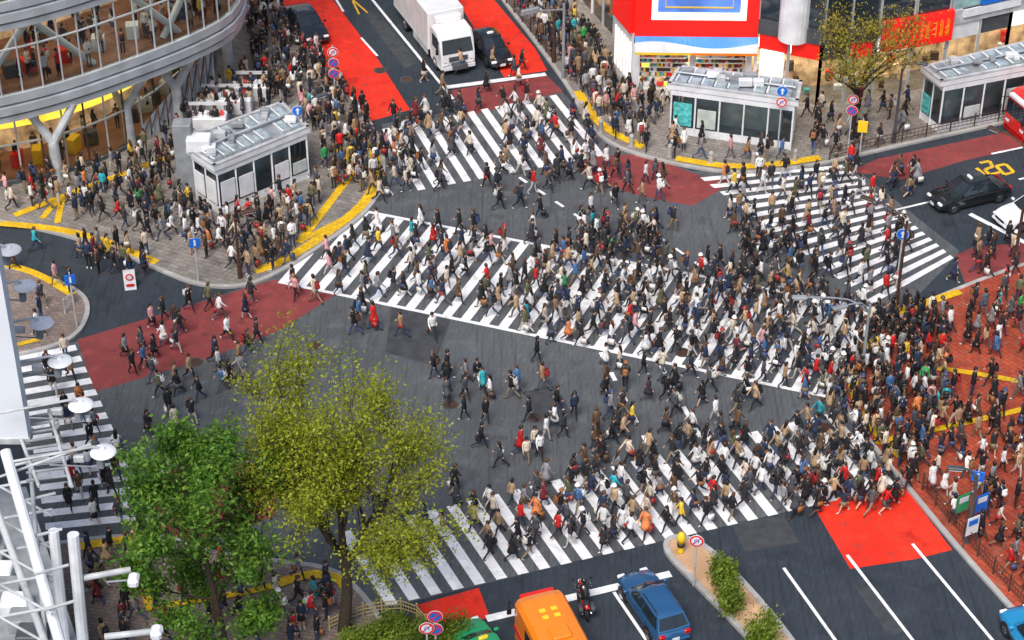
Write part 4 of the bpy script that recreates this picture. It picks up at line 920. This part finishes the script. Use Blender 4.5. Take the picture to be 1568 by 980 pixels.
# ---------------------------------------------------------------- left billboard structure
g=MB(); e=P(44,672,12.0); 
g.box((e.x-6,e.y+.3,20.5),(12,.6,17),M('billboard_white',(.76,.8,.86),.5,0,.05,.3))
g.box((e.x-6,e.y+.3,11.9),(12.1,.7,.25),lgrey)
g.obj('billboard')
def floodlight(u,v,z=14.0):
    p=P(u,v,z); g=MB(); g.loft([[(p.x+r*math.cos(a),p.y+r*math.sin(a),zz) for a in [k*math.pi/9 for k in range(18)]] for zz,r in((p.z-.18,.12),(p.z-.12,.3),(p.z-.03,.46),(p.z,.48),(p.z+.05,.43),(p.z+.1,.3),(p.z+.13,.12),(p.z+.2,.06))],whitem)
    g.tube([(p.x,p.y,p.z+.1),(p.x-.3,p.y,p.z+.25),(p.x-3.2,p.y-.3,p.z-.2)],.05,lgrey,6); g.tube([(p.x,p.y,p.z-.2),(p.x-.1,p.y,p.z-.7),(p.x-2.0,p.y,p.z-.6)],.03,grey,5); g.bbox((p.x-.15,p.y,p.z-.5),(.25,.25,.45),grey,.04); g.bbox((p.x-.9,p.y,p.z-.3),(.4,.2,.3),lgrey,.04); g.obj('floodlight')
for u,v in ((15,383),(38,438),(64,495),(92,553),(124,620),(158,692)): floodlight(u,v)
g=MB()
def tb(a,b,za,zb,r=.14,m_=lgrey): g.cyl(P(a[0],a[1],za),P(b[0],b[1],zb),r,r,m_,10)
tb((8,690),(92,985),13,9,.2,whitem); tb((-5,780),(75,1000),11,8,.14); tb((45,700),(70,985),12,8,.08)
for i in range(5): tb((10+i*14,715+i*55),(75+i*10,700+i*55),11,11,.06); tb((0,745+i*50),(80,730+i*50),10,10,.06); tb((0,745+i*50),(80,790+i*50),10,10,.05)
tb((112,818),(128,990),11,6,.22,whitem); tb((82,812),(100,990),11,6,.2,whitem); tb((128,885),(200,872),9,9,.12); tb((160,975),(250,965),9,9,.12)
for i in range(9): tb((40,640+i*12),(82+i*3,632+i*12),12,12,.06,grey)
tb((20,640),(60,745),12,12,.07); tb((75,628),(110,745),12,12,.07); tb((0,730),(140,680),12,13,.05)
g.obj('billboard_steel_frame')
for u,v in ((205,888),(240,968)):
    p=P(u,v,9); g=MB(); g.bbox((p.x,p.y,9),(.4,.6,.35),whitem,.08); g.cyl((p.x-.1,p.y,9),(p.x-1,p.y,8.9),.04,.04,grey,6); g.obj('security_camera')
g=MB(); g.prism([(p.x,p.y) for p in PP([(-200,760),(40,745),(70,835),(120,985),(150,1120),(-200,1120)],6.0)],0,6.0,grey,dgrey)
for i in range(9): q=P(-20+i*13,790+i*24,6); g.bbox((q.x-.8,q.y,6.3),(1.1,.9,.6),random.choice([dgrey,grey,whitem]),.05)
for i in range(5): q=P(-10+i*16,800+i*40,6); g.bbox((q.x-2.6,q.y,6.4),(1.3,1.1,.8),dgrey,.05)
g.obj('low_roof_building')
# ---------------------------------------------------------------- distant city blocks
for i,(x,y,sx,sy,h) in enumerate(((-75,20,30,40,40),(-70,75,34,30,35),(-30,120,30,30,45),(40,95,36,30,40),(90,80,40,30,50),(110,20,35,40,45),(100,-45,40,40,40),(15,140,40,30,60))):
    g=MB(); g.box((x,y,h/2),(sx,sy,h),[lgrey,grey,whitem][i%3])
    for z in range(3,h-2,4):
        g.box((x,y,z+1),(sx+.1,sy+.1,1.8),glassd)
    g.box((x,y,h+.5),(sx+.4,sy+.4,1),lgrey); g.obj('office_building')
# ---------------------------------------------------------------- camera, light
cam=bpy.data.cameras.new('camera'); co=bpy.data.objects.new('camera',cam); COL.objects.link(co)
co.location=(0,CY,H); co.rotation_euler=(math.pi/2-TH,0,0); cam.sensor_width=36; cam.lens=36*F/1568; cam.clip_end=3000; cam.clip_start=.5; scene.camera=co
w=bpy.data.worlds.new('World'); scene.world=w; w.use_nodes=True; nt=w.node_tree; bg=nt.nodes['Background']
sk=nt.nodes.new('ShaderNodeTexSky'); sk.sky_type='NISHITA'; sk.sun_disc=False; sk.sun_elevation=math.radians(55); sk.sun_rotation=math.radians(200); sk.air_density=1.0; sk.dust_density=3
nt.links.new(sk.outputs[0],bg.inputs[0]); bg.inputs[1].default_value=.15
l=bpy.data.lights.new('sun','SUN'); l.energy=3.0; l.angle=math.radians(28); l.color=(1,.95,.88); lo=bpy.data.objects.new('sun',l); COL.objects.link(lo)
lo.rotation_euler=(math.radians(35),0,math.radians(-20))
scene.view_settings.view_transform='Standard'; scene.view_settings.look='None'; scene.view_settings.exposure=0
